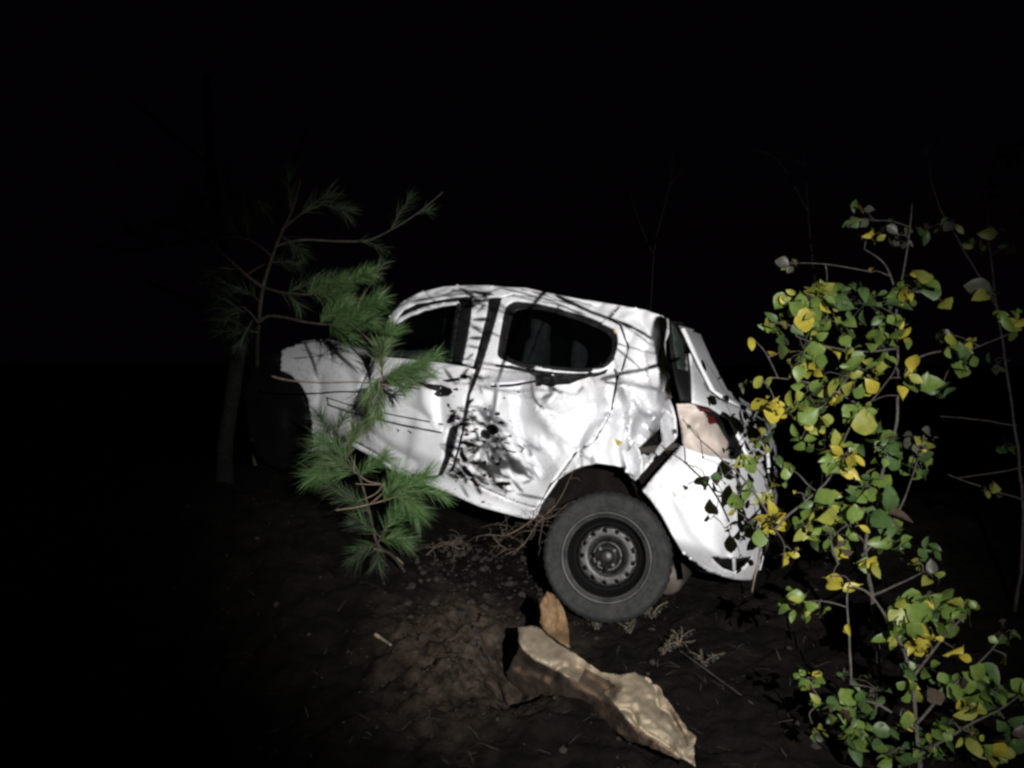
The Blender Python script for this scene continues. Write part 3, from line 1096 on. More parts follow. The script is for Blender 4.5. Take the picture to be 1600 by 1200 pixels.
def place_leaves(lst, parent):
    """lst: (world matrix, mesh); the largest 290 are leaves of their own, the small rest one joined part"""
    lst = sorted(lst, key=lambda q: -q[0].to_scale().x)
    off = Matrix.Translation(-parent.location)
    for mw, me in lst[:290]:
        o = bpy.data.objects.new('leaf', me)
        C.objects.link(o)
        o.parent = parent
        o.matrix_local = off @ mw
    rest = lst[290:]
    if rest:
        V, Fs, mi, mats = [], [], [], []
        for mw, me in rest:
            b = len(V)
            if me.materials[0] not in mats:
                mats.append(me.materials[0])
            V += [mw @ vv.co for vv in me.vertices]
            for p in me.polygons:
                Fs.append(tuple(b + i for i in p.vertices))
                mi.append(mats.index(me.materials[0]))
        link('small_leaves', V, Fs, None, parent, mats=mats, midx=mi, kind='stuff')


def nearest(pt, stems):
    best, bd = None, 1e9
    for st in stems:
        for q in st:
            d = (q - pt).length
            if d < bd:
                best, bd = q, d
    return best


def shrub(label, stems_px, clusters, cat='shrub', group=None, stem_m=None, r0=.0085, name='shrub'):
    """stems: lists of (u, v, depth); clusters: (u, v, rx, ry, n, depth, colour weights, leaf size px)"""
    stem_m = stem_m or M['bark_grey']
    u, v, d = stems_px[0][0]
    foot = P(u, v, d * 1.22)
    foot.z = ground_h(foot.x, foot.y)
    root = thing(name, label, cat, foot, group)
    stems, lst = [], []
    DS = 1.22
    for si, st in enumerate(stems_px):
        pts = catmull([P(q[0], q[1], q[2] * DS) for q in st], 6)
        if si == 0:
            pts = catmull([foot, foot.lerp(pts[0], .5) + Vector((.03, .02, 0))], 4)[:-1] + pts if (foot - pts[0]).length > .05 else pts
        pts = [p + Vector((noise.noise(p * 9), noise.noise(p * 9 + Vector((5, 0, 0))), noise.noise(p * 9 + Vector((0, 5, 0))))) * .006 for p in pts]
        rr = r0 * (st[0][3] if len(st[0]) > 3 else (1.0 if si == 0 else .55)) if False else r0 * (1.0 if si == 0 else .55)
        tube('stem' if si == 0 else 'branch', pts, rr, rr * .35, stem_m, root, sides=7, jitter=.2)
        stems.append(pts)
    for cl in clusters:
        u, v, rx, ry, n, dep, wts, lp = cl
        dep *= 1.34 if u < 1215 and v > 640 else DS
        lp *= .80 if n > 2 else .74
        n = n if n < 3 else int(n * 1.65 + .5)
        c = P(u, v, dep)
        q = nearest(c, stems)
        mid = q.lerp(c, .55) + Vector((random.gauss(0, .012), random.gauss(0, .012), .012))
        tw = catmull([q, mid, c], 5)
        tube('twig', tw, .0026, .0012, stem_m, root, sides=5, jitter=.2)
        stems.append(tw[2:])
        keys = list(wts)
        pw = [wts[k] for k in keys]
        for i in range(n):
            a = random.uniform(0, 2 * math.pi)
            r = math.sqrt(random.random())
            pu, pvv = u + rx * r * math.cos(a), v + ry * r * math.sin(a)
            dd = dep + random.gauss(0, .07)
            p = P(pu, pvv, dd)
            size = lp * random.choice([.5, .65, .8, .95, 1.1, 1.35]) * random.uniform(.9, 1.1) / F * dd
            out = (p - c)
            if out.length < 1e-4:
                out = UP.copy()
            dirn = out.normalized() + Vector((random.gauss(0, .5), random.gauss(0, .5), random.gauss(0, .5)))
            face = (CAM - p).normalized() * .75 + Vector((random.gauss(0, .7), random.gauss(0, .7), random.gauss(.3, .6)))
            lst.append((leaf_matrix(p - dirn.normalized() * size * .5, size, dirn, face), random.choice(LM[random.choices(keys, pw)[0]])))
            if n > 5 and i % 4 == 0:
                pts = catmull([tw[-1 - min(len(tw) - 2, random.randrange(4))], tw[-1].lerp(p, .6) + Vector((0, 0, .008)), p - dirn.normalized() * size * .5], 3)
                tube('twig', pts, .0014, .0008, stem_m, root, sides=4)
    place_leaves(lst, root)
    return root, stems


GY = {'green': 6, 'lime': 3, 'yellow': .8, 'dark': 2}
YG = {'yellow': 1.6, 'lime': 5, 'green': 4}
YY = {'yellow': 1}
GG = {'green': 6, 'dark': 3, 'lime': 1}
DD = {'dark': 6, 'green': 3, 'brown': 1}
BR = {'brown': 3, 'dark': 1}
GR = {'grey': 1.5, 'dark': 2.5, 'lime': 1}
Dm = 2.55
upper_clusters = [
    (1366, 345, 42, 34, 8, 2.9, GR, 22), (1350, 325, 3, 3, 1, 2.85, YY, 24), (1366, 368, 10, 8, 3, 2.8, YY, 22), (1400, 372, 26, 18, 8, 2.85, {'lime': 1, 'grey': 3}, 22),
    (1363, 425, 4, 6, 1, 2.7, YY, 36), (1233, 411, 12, 10, 4, 2.75, {'lime': 2, 'grey': 1}, 18), (1291, 452, 16, 14, 6, 2.7, YG, 26), (1262, 464, 40, 30, 18, 2.6, YG, 30),
    (1352, 476, 55, 34, 22, 2.65, DD, 28), (1430, 456, 34, 30, 15, 2.65, GY, 28), (1474, 472, 5, 4, 1, 2.65, {'lime': 1}, 44), (1541, 455, 12, 8, 3, 2.9, GR, 34),
    (1174, 527, 4, 4, 1, 2.5, YY, 32), (1207, 556, 8, 8, 2, 2.5, YY, 30), (1254, 552, 36, 40, 20, 2.55, GY, 30), (1212, 504, 12, 16, 6, 2.6, GG, 28), (1320, 515, 12, 22, 7, 2.6, GG, 28),
    (1327, 586, 56, 42, 26, 2.5, YG, 30), (1186, 600, 10, 6, 3, 2.5, YG, 22), (1164, 603, 8, 5, 3, 2.55, GR, 18), (1211, 626, 16, 10, 5, 2.45, YY, 32), (1266, 620, 30, 24, 12, 2.5, GG, 32),
    (1302, 622, 8, 8, 2, 2.42, YY, 30), (1408, 619, 4, 6, 1, 2.42, YY, 42), (1432, 598, 14, 14, 4, 2.5, GG, 36), (1421, 572, 8, 8, 2, 2.5, YY, 32), (1346, 644, 26, 18, 10, 2.45, YG, 34),
    (1276, 654, 22, 10, 5, 2.42, YG, 32), (1499, 540, 24, 16, 8, 2.65, YG, 24), (1512, 569, 14, 14, 4, 2.6, GG, 32), (1580, 505, 20, 24, 9, 2.7, YG, 24), (1472, 522, 16, 14, 5, 2.8, GR, 24),
    (1470, 608, 14, 14, 5, 2.75, GR, 22), (1442, 684, 24, 20, 7, 2.6, {'lime': 1, 'grey': 2}, 30), (1441, 703, 3, 3, 1, 2.5, YY, 16), (1432, 730, 26, 26, 8, 2.65, DD, 32), (1380, 694, 22, 14, 6, 2.55, DD, 36),
    (1314, 714, 26, 30, 13, 2.4, YG, 32), (1325, 742, 4, 4, 1, 2.35, YY, 34), (1223, 730, 14, 12, 3, 2.4, GG, 36), (1252, 686, 14, 12, 3, 2.45, GY, 30), (1212, 660, 12, 14, 3, 2.5, DD, 26),
    (1172, 722, 16, 14, 7, 2.4, GY, 26), (1188, 690, 14, 20, 6, 2.4, GY, 28), (1200, 770, 12, 24, 5, 2.4, GY, 28), (1240, 640, 24, 20, 7, 2.45, GY, 28), (1290, 690, 30, 24, 9, 2.45, GY, 28), (1350, 760, 30, 24, 9, 2.45, GG, 28), (1300, 840, 34, 26, 9, 2.4, GY, 26), (1370, 540, 30, 26, 9, 2.65, GG, 26), (1290, 500, 26, 20, 8, 2.65, GY, 26), (1400, 520, 24, 26, 7, 2.65, GY, 26), (1370, 700, 36, 36, 9, 2.5, DD, 28), (1128, 748, 10, 10, 3, 2.4, DD, 28), (1098, 716, 2, 2, 1, 2.4, BR, 24), (1101, 750, 2, 2, 1, 2.4, {'dark': 1}, 20), (1078, 666, 2, 2, 1, 2.45, {'dark': 1}, 22),
    (1160, 764, 10, 12, 4, 2.38, DD, 28), (1152, 787, 6, 5, 2, 2.36, GG, 32), (1142, 804, 3, 3, 1, 2.34, YY, 34), (1168, 817, 3, 3, 1, 2.34, GG, 24),
    (1223, 757, 6, 6, 2, 2.38, GY, 26), (1242, 770, 4, 4, 1, 2.38, YY, 20), (1333, 773, 10, 8, 2, 2.4, GG, 40), (1286, 786, 34, 26, 12, 2.38, GY, 34), (1320, 806, 28, 14, 8, 2.36, YG, 30),
    (1208, 816, 22, 16, 9, 2.34, YY, 28), (1187, 842, 8, 8, 2, 2.34, YG, 28), (1262, 824, 22, 14, 8, 2.36, GG, 30), (1223, 878, 6, 8, 2, 2.32, YY, 36), (1236, 860, 4, 6, 2, 2.32, YY, 22),
    (1385, 784, 10, 8, 2, 2.42, YG, 40), (1387, 816, 30, 28, 12, 2.42, DD, 36), (1394, 850, 24, 16, 6, 2.42, GG, 34), (1333, 832, 6, 8, 2, 2.36, GG, 36), (1351, 825, 3, 3, 1, 2.34, YY, 24),
    (1308, 856, 16, 14, 4, 2.34, {'yellow': 1, 'brown': 1, 'lime': 1}, 32), (1356, 880, 16, 8, 4, 2.34, YG, 30), (1457, 866, 18, 22, 5, 2.5, GR, 28), (1457, 901, 14, 10, 4, 2.45, YG, 26), (1430, 880, 10, 8, 3, 2.5, YG, 22),
    (1298, 908, 12, 8, 2, 2.3, YY, 40), (1330, 914, 12, 8, 2, 2.3, YY, 40),
]
shrub('tall leafy shrub with green and yellow leaves beside the torn rear bumper',
      [[(1372, 1010, 2.45), (1362, 930, 2.42), (1352, 850, 2.42), (1372, 760, 2.46), (1400, 660, 2.55), (1402, 560, 2.62), (1402, 480, 2.7), (1416, 400, 2.78), (1425, 320, 2.9)],
       [(1210, 826, 2.34), (1250, 790, 2.36), (1296, 746, 2.4), (1328, 668, 2.46), (1390, 592, 2.56), (1402, 560, 2.62)],
       [(1402, 545, 2.62), (1370, 548, 2.6), (1330, 548, 2.58), (1290, 540, 2.56), (1245, 526, 2.56)],
       [(1402, 470, 2.7), (1385, 415, 2.76), (1350, 390, 2.8)],
       [(1352, 850, 2.42), (1318, 815, 2.38), (1290, 780, 2.36), (1262, 755, 2.36)],
       [(1310, 880, 2.32), (1300, 850, 2.33), (1296, 820, 2.36)],
       [(1402, 580, 2.6), (1432, 560, 2.62), (1470, 550, 2.64), (1520, 545, 2.68), (1580, 520, 2.72)],
       [(1200, 800, 2.36), (1160, 745, 2.4), (1130, 720, 2.42), (1095, 690, 2.44), (1066, 655, 2.46)],
       [(1345, 870, 2.4), (1395, 815, 2.44), (1420, 760, 2.5), (1440, 690, 2.58)],
       [(1360, 930, 2.42), (1420, 905, 2.46), (1455, 885, 2.5)],
       [(1355, 640, 2.5), (1300, 610, 2.5), (1262, 598, 2.5), (1215, 590, 2.5)]], upper_clusters)

lower_clusters = [
    (1242, 943, 24, 24, 11, 2.25, GY, 26), (1281, 950, 12, 10, 4, 2.25, YG, 24), (1325, 978, 4, 8, 2, 2.2, YY, 32), (1447, 933, 10, 8, 3, 2.25, {'brown': 1, 'yellow': 1}, 22), (1414, 940, 12, 10, 4, 2.25, {'brown': 1, 'lime': 1}, 24),
    (1447, 960, 54, 30, 30, 2.25, GG, 38), (1408, 992, 24, 18, 12, 2.2, GG, 34), (1446, 1006, 28, 12, 9, 2.15, YY, 24), (1497, 1017, 8, 10, 3, 2.15, YY, 30), (1500, 950, 26, 16, 8, 2.25, GG, 34),
    (1566, 995, 22, 18, 6, 2.2, DD, 36), (1572, 1028, 6, 4, 1, 2.15, {'lime': 1}, 44), (1421, 1076, 14, 18, 5, 2.1, YG, 28), (1416, 1113, 4, 4, 1, 2.05, YY, 36), (1263, 1061, 22, 12, 9, 2.15, GY, 22), (1278, 1096, 12, 6, 3, 2.15, YG, 20),
    (1330, 1112, 44, 28, 20, 2.1, DD, 28), (1342, 1145, 30, 20, 12, 2.1, GG, 30), (1540, 1078, 34, 26, 12, 2.1, GG, 36), (1512, 1108, 18, 14, 5, 2.05, YG, 34), (1482, 1131, 18, 18, 6, 2.05, GG, 36),
    (1485, 1080, 28, 22, 10, 2.1, DD, 32), (1460, 1165, 34, 20, 12, 2.0, GG, 32), (1546, 1180, 32, 10, 8, 2.0, YG, 28), (1392, 1176, 28, 18, 9, 2.05, DD, 30), (1580, 1150, 20, 22, 9, 2.05, DD, 30), (1276, 1142, 14, 12, 5, 2.1, GR, 22),
    (1395, 1135, 24, 16, 8, 2.1, DD, 28), (1440, 1050, 30, 20, 8, 2.15, DD, 28), (1596, 1090, 14, 20, 5, 2.1, GG, 30), (1520, 1150, 20, 14, 7, 2.0, GY, 30), (1378, 1080, 20, 14, 4, 2.2, GR, 22), (1330, 1060, 30, 20, 5, 2.3, GR, 20),
]
shrub('low dense green shrub under the taller yellow-leaved one',
      [[(1440, 1230, 2.0), (1432, 1150, 2.05), (1425, 1060, 2.12), (1400, 990, 2.2), (1360, 930, 2.25), (1330, 915, 2.25)],
       [(1330, 1070, 2.2), (1328, 1000, 2.22), (1322, 940, 2.24), (1326, 905, 2.26)],
       [(1425, 1060, 2.1), (1480, 990, 2.2), (1510, 960, 2.22)],
       [(1432, 1130, 2.05), (1500, 1060, 2.1), (1545, 1020, 2.16), (1570, 990, 2.2)],
       [(1430, 1140, 2.05), (1380, 1105, 2.08), (1340, 1095, 2.1), (1290, 1098, 2.12), (1262, 1062, 2.15)],
       [(1435, 1180, 2.0), (1500, 1140, 2.03), (1560, 1110, 2.06), (1600, 1080, 2.1)]], lower_clusters)

dim_clusters = [
    (1545, 306, 16, 22, 6, 3.3, GR, 26), (1489, 348, 18, 8, 4, 3.3, GR, 26), (1447, 358, 14, 10, 4, 3.2, GR, 24), (1528, 384, 14, 10, 5, 3.3, GR, 22), (1580, 390, 10, 10, 4, 3.3, GR, 22), (1585, 240, 10, 20, 4, 3.6, GR, 26),
    (1455, 225, 8, 16, 3, 3.6, GR, 26), (1554, 362, 12, 8, 3, 3.3, GR, 24), (1575, 700, 16, 14, 5, 3.2, GR, 24), (1550, 760, 16, 16, 6, 3.1, {'lime': 1, 'grey': 2}, 20), (1560, 570, 20, 10, 3, 3.3, GR, 30), (1596, 330, 10, 14, 3, 3.4, GR, 24),
]
shrub('sparse grey-leaved bush standing in the dark behind the tall yellow-leaved shrub',
      [[(1600, 800, 3.1), (1590, 700, 3.2), (1570, 560, 3.25), (1550, 420, 3.3), (1545, 310, 3.35), (1560, 230, 3.5)],
       [(1600, 782, 3.1), (1540, 762, 3.1), (1480, 741, 3.15)],
       [(1600, 730, 3.15), (1550, 740, 3.12), (1495, 746, 3.1)],
       [(1560, 480, 3.3), (1500, 380, 3.3), (1460, 300, 3.4), (1450, 215, 3.6)],
       [(1590, 665, 3.2), (1540, 658, 3.2), (1470, 650, 3.2)]], dim_clusters, r0=.008)

# added out-of-view branches, laid along the beam to shade the rear pillar
SH = [
    ([(870, 462), (930, 490), (985, 510), (1022, 530)], 5.0), ([(940, 592), (985, 581), (1020, 573), (1062, 560)], 5.0), ([(962, 543), (1002, 577)], 2.6), ([(962, 536), (1022, 552)], 1.8),
    ([(945, 597), (1000, 603), (1040, 607)], 3.0), ([(1034, 498), (1030, 530), (1038, 580), (1044, 625)], 15.0), ([(830, 455), (905, 480)], 1.6), ([(850, 466), (920, 497)], 1.4), ([(865, 462), (925, 478)], 1.4),
    ([(700, 565), (770, 578), (830, 582)], 1.6), ([(790, 452), (860, 470), (940, 505)], 2.0), ([(800, 462), (860, 474), (920, 492)], 1.5), ([(880, 470), (960, 500), (1030, 545)], 2.4), ([(830, 600), (834, 622), (850, 640)], 3.0), ([(640, 470), (700, 462), (770, 455)], 1.6), ([(460, 560), (500, 556), (545, 548)], 1.8), ([(470, 545), (500, 556), (535, 570)], 1.4), ([(500, 532), (500, 556), (490, 580)], 1.4),
]
foot = CAM + cw(1.15, 0, .15)
foot.z = ground_h(foot.x, foot.y)
br = thing('overhanging_bush', 'thin bush beside the torch whose twigs and leaves throw shadows on the car', 'bush', foot)


def beam(u, v, t):
    return LAMP.lerp(P(u, v, D(u, v)), t)


hub = beam(1010, 540, .205) + cw(.10, .16, 0)
spine = catmull([foot, foot + Vector((-.05, .05, .7)), foot + Vector((-.12, .05, 1.6)), hub + cw(.35, .05, 0), hub], 8)
tube('stem', spine, .014, .005, M['bark_grey'], br, sides=7, jitter=.2)
tips = [hub]
for pl, wpx in sorted(SH, key=lambda q: min(p[1] for p in q[0])):
    pts = catmull([beam(u, v, .205) for (u, v) in pl], 5)
    r = wpx * .62 / F * 4.0 * .205
    tube('twig', pts, r * 1.1, r * .8, M['bark_grey'], br, sides=6, jitter=.3)
    a_, q = min(((e1, e2) for e1 in tips for e2 in pts), key=lambda e: (e[0] - e[1]).length)
    if (a_ - q).length > .003:
        tube('twig', [a_, a_.lerp(q, .5) + cw(.002, .003, 0), q], .0010, .0006, M['bark_grey'], br, sides=5)
    tips += pts
arm = catmull([spine[-6], beam(800, 640, .165) + cw(.05, .12, 0), beam(760, 690, .165)], 8)
tube('branch', arm, .003, .0010, M['bark_grey'], br, sides=6)
random.seed(8)
for pl in SHADOW_LEAVES:
    cx, cy = sum(p[0] for p in pl) / len(pl), sum(p[1] for p in pl) / len(pl)
    sxx = sum((p[0] - cx) ** 2 for p in pl)
    syy = sum((p[1] - cy) ** 2 for p in pl)
    sxy = sum((p[0] - cx) * (p[1] - cy) for p in pl)
    an = .5 * math.atan2(2 * sxy, sxx - syy)
    ca, sa = math.cos(an), math.sin(an)
    la = [(p[0] - cx) * ca + (p[1] - cy) * sa for p in pl]
    lb = [-(p[0] - cx) * sa + (p[1] - cy) * ca for p in pl]
    L_, B_ = max(la) - min(la), max(lb) - min(lb)
    reps = 1 if L_ < 38 else 9
    for k in range(reps):
        if reps > 1:
            qx, qy = random.choice(pl)
            t = random.uniform(.1, .95)
            px_, py_ = cx + (qx - cx) * t, cy + (qy - cy) * t
            a2, l2, b2 = an + random.gauss(0, .5), random.uniform(20, 34), random.uniform(9, 14)
        else:
            px_, py_, a2, l2, b2 = cx, cy, an, L_, B_
        A = beam(px_ - math.cos(a2) * l2 / 2, py_ - math.sin(a2) * l2 / 2, .165)
        Bp = beam(px_ + math.cos(a2) * l2 / 2, py_ + math.sin(a2) * l2 / 2, .165)
        y = (Bp - A)
        ln = y.length
        y.normalize()
        z = (LAMP - A).normalized()
        z = (z - y * z.dot(y)).normalized()
        x = y.cross(z)
        o = bpy.data.objects.new('leaf', LM['green'][k % 4])
        C.objects.link(o)
        o.parent = br
        wd_ = b2 / F * 4.0 * .165 / .84
        o.matrix_local = Matrix.Translation(A - br.location) @ Matrix((x, y, z)).transposed().to_4x4() @ Matrix.Diagonal((wd_, ln, ln, 1))
        if random.random() < .6:
            q = min(arm[6:], key=lambda p: (p - A).length)
            tube('twig', [q, q.lerp(A, .5) + cw(0, .002, 0), A], .0005, .0004, M['bark_grey'], br, sides=4)


# ------------------------------------------------------------------ pines
def needles(V, Fs, mi, pts, n, length, spread=.9, tip=True, bias=None, k=0):
    """needles along a shoot, pointing forward and out"""
    for i in range(int(n * (2.1 if k < 2 else 1.2))):
        t = random.random()
        t = t ** .7 if tip else t
        f = t * (len(pts) - 1)
        a = int(min(f, len(pts) - 2))
        p = pts[a].lerp(pts[a + 1], f - a)
        ax = (pts[a + 1] - pts[a]).normalized()
        rnd = Vector((random.gauss(0, 1), random.gauss(0, 1), random.gauss(0, 1)))
        side = (rnd - ax * rnd.dot(ax)).normalized()
        d = (ax * random.uniform(.55, 1.1) + side * random.uniform(.3, spread)).normalized()
        if bias is not None:
            d = (d + bias).normalized()
        L = length * random.uniform(.65, 1.15)
        e = p + d * L + Vector((0, 0, -.12 * L * random.random()))
        m = p.lerp(e, .5) + Vector((0, 0, .04 * L))
        wv = d.cross(Vector((random.gauss(0, 1), random.gauss(0, 1), random.gauss(0, 1)))).normalized() * .0009
        b = len(V)
        V += [p - wv, p + wv, m + wv, m - wv, e]
        Fs += [(b, b + 1, b + 2, b + 3), (b + 3, b + 2, b + 4)]
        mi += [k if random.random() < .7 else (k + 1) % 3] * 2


def pine(label, trunk_px, boughs, group=None, r0=.016):
    """boughs: dict(path=[(u,v,d)...], r=radius, tufts=[(start (u,v,d), end (u,v,d), n, length, kind)])"""
    foot = P(*trunk_px[0])
    gz = ground_h(foot.x, foot.y)
    root = thing('pine_tree', label, 'pine', Vector((foot.x, foot.y, gz)), group)
    tp = catmull([P(*q) for q in trunk_px], 6)
    if tp[0].z > gz:
        tp = [Vector((foot.x + .02, foot.y + .02, gz - .03)), Vector((foot.x + .01, foot.y, (gz + foot.z) / 2))] + tp
    tube('trunk', tp, r0, r0 * .3, M['bark'], root, sides=8, jitter=.25)
    for b in boughs:
        pts = catmull([P(*q) for q in b['path']], 6)
        bo = tube('branch', pts, b.get('r', .006), b.get('r', .006) * .45, b.get('m', M['bark']), root, sides=6, jitter=.3)
        for (s, e, n, L, k) in b.get('tufts', []):
            a, c = P(*s), P(*e)
            mid = a.lerp(c, .5) + Vector((0, 0, .01))
            sh = catmull([a, mid, c], 5)
            V, Fs = tube_data(sh, .003, .0018, 5)
            mi = [3] * len(Fs)
            needles(V, Fs, mi, sh, n, L, k=k)
            link('needle_tuft', V, Fs, None, bo, kind='stuff', mats=M['needle'] + [M['bark']], midx=mi, smooth=False)
    return root


NL = .115
pine('young pine with bright green tufts hanging over the front of the white car',
     [(398, 720, 6.1), (400, 640, 6.0), (402, 580, 5.6), (402, 535, 5.0), (404, 507, 4.5), (410, 455, 4.3), (422, 412, 4.35), (438, 368, 4.45), (458, 325, 4.6), (470, 280, 4.7)],
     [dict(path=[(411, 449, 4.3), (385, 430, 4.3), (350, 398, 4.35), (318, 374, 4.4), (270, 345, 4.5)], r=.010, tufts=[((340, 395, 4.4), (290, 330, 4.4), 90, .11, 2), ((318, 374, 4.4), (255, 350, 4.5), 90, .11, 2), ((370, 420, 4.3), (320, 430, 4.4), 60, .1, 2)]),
      dict(path=[(385, 430, 4.3), (400, 420, 4.3), (414, 412, 4.32)], r=.005),
      dict(path=[(413, 449, 4.3), (440, 457, 4.2), (480, 460, 4.1), (515, 456, 4.05), (545, 445, 4.0)], r=.0075,
           tufts=[((520, 456, 4.05), (572, 428, 3.95), 190, NL, 0), ((480, 460, 4.1), (530, 440, 4.0), 150, NL, 0), ((450, 458, 4.15), (500, 440, 4.1), 120, NL, 2), ((490, 460, 4.1), (540, 470, 4.0), 110, NL, 0), ((440, 457, 4.2), (470, 480, 4.2), 70, NL, 2)]),
      dict(path=[(405, 503, 4.3), (420, 494, 4.25), (445, 496, 4.15), (475, 503, 4.0), (512, 507, 3.9), (545, 505, 3.85)], r=.009,
           tufts=[((540, 505, 3.85), (588, 470, 3.75), 230, NL, 0), ((520, 507, 3.88), (575, 500, 3.8), 200, NL, 0), ((500, 505, 3.9), (540, 480, 3.85), 150, NL, 0), ((515, 508, 3.9), (545, 528, 3.85), 110, NL, 0)]),
      dict(path=[(545, 505, 3.85), (575, 530, 3.8), (592, 560, 3.78), (598, 590, 3.76), (594, 625, 3.74)], r=.005,
           tufts=[((590, 560, 3.78), (612, 520, 3.75), 150, NL, 0), ((596, 585, 3.76), (596, 548, 3.72), 110, NL, 1), ((598, 590, 3.76), (660, 574, 3.7), 200, NL, 0), ((610, 590, 3.75), (682, 556, 3.68), 90, NL * .8, 0),
                  ((596, 600, 3.75), (590, 648, 3.72), 190, NL * .95, 1), ((594, 590, 3.76), (576, 622, 3.74), 120, NL * .9, 1), ((598, 590, 3.76), (630, 606, 3.72), 100, NL * .8, 0)]),
      dict(path=[(425, 588, 4.0), (450, 594, 3.95), (500, 598, 3.9), (555, 597, 3.85), (600, 601, 3.8), (650, 606, 3.75)], r=.0055, m=M['dry'], tufts=[((630, 604, 3.76), (676, 588, 3.72), 70, .07, 0)]),
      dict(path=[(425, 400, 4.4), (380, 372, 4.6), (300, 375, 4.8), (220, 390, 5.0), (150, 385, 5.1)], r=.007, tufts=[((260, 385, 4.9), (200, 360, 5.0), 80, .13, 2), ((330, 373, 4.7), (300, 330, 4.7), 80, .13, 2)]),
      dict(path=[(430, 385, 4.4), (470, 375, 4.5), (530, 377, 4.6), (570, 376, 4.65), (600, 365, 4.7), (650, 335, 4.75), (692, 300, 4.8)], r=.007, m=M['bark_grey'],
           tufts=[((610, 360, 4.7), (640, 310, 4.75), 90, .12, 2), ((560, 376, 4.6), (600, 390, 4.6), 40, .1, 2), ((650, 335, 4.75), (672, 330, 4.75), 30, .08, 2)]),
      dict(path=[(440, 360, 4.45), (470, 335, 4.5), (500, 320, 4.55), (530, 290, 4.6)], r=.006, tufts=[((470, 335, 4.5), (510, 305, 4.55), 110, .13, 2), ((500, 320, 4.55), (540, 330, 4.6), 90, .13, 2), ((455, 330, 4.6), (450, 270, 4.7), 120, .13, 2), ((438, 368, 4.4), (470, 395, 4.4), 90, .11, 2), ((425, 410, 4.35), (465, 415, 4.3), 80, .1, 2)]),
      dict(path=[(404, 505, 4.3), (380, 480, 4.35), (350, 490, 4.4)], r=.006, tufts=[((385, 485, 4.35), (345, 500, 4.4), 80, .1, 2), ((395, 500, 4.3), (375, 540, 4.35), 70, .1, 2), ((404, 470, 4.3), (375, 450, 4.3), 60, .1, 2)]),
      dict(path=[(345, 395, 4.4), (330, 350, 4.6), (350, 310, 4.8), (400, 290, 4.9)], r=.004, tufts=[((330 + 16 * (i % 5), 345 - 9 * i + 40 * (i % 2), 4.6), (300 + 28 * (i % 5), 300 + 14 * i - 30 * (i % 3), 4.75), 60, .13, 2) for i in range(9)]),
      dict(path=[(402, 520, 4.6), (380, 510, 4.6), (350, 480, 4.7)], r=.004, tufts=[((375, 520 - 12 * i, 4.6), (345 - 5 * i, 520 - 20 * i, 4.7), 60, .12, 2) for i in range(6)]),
      dict(path=[(545, 505, 3.95), (575, 450, 4.05), (598, 425, 4.1)], r=.004, tufts=[((580, 445, 4.05), (602, 410, 4.1), 50, .08, 2)]),
      ])
pine('small bushy green pine growing below the sill of the white car',
     [(640, 905, 4.25), (615, 870, 3.95), (590, 850, 3.72), (575, 790, 3.68), (560, 740, 3.66), (540, 700, 3.7), (515, 660, 3.8)],
     [dict(path=[(560, 740, 3.66), (540, 715, 3.66), (520, 690, 3.7)], r=.005, tufts=[((545, 720, 3.66), (505, 690, 3.66), 140, NL, 0), ((540, 720, 3.66), (555, 675, 3.66), 140, NL, 1), ((530, 705, 3.68), (500, 735, 3.66), 130, NL, 0), ((520, 690, 3.7), (500, 650, 3.72), 120, NL * .9, 2), ((520, 690, 3.7), (535, 655, 3.72), 90, NL * .9, 2)]),
      dict(path=[(575, 790, 3.68), (598, 770, 3.62), (598, 757, 3.6), (575, 752, 3.6), (552, 735, 3.6)], r=.0035, m=M['dry'], tufts=[((560, 745, 3.6), (600, 715, 3.58), 130, NL * .9, 0), ((555, 740, 3.6), (525, 720, 3.6), 100, NL, 1)]),
      dict(path=[(598, 757, 3.6), (580, 757, 3.58), (555, 756, 3.56)], r=.003, m=M['dry']),
      dict(path=[(598, 758, 3.6), (586, 772, 3.57), (558, 784, 3.54)], r=.003, m=M['dry']),
      dict(path=[(525, 797, 3.55), (560, 792, 3.55), (600, 782, 3.58), (640, 768, 3.6)], r=.004, m=M['dry'],
           tufts=[((610, 780, 3.58), (665, 745, 3.56), 170, NL, 0), ((620, 775, 3.58), (650, 800, 3.56), 130, NL, 0), ((600, 785, 3.58), (620, 745, 3.56), 110, NL, 0), ((640, 768, 3.6), (690, 775, 3.58), 80, NL * .8, 0)]),
      dict(path=[(590, 850, 3.7), (605, 820, 3.66), (622, 800, 3.64)], r=.004, tufts=[((600, 830, 3.66), (625, 800, 3.62), 130, NL, 0), ((595, 840, 3.68), (560, 815, 3.66), 110, NL, 2), ((595, 845, 3.68), (630, 845, 3.64), 90, NL, 0), ((590, 850, 3.68), (555, 870, 3.64), 110, NL, 2), ((592, 850, 3.68), (590, 880, 3.64), 70, NL * .8, 2), ((575, 800, 3.68), (540, 780, 3.64), 100, NL, 2), ((560, 740, 3.68), (490, 745, 3.66), 110, NL, 0), ((550, 730, 3.68), (488, 710, 3.68), 90, NL, 2), ((570, 790, 3.68), (515, 760, 3.64), 100, NL, 2)]),
      ], r0=.008)

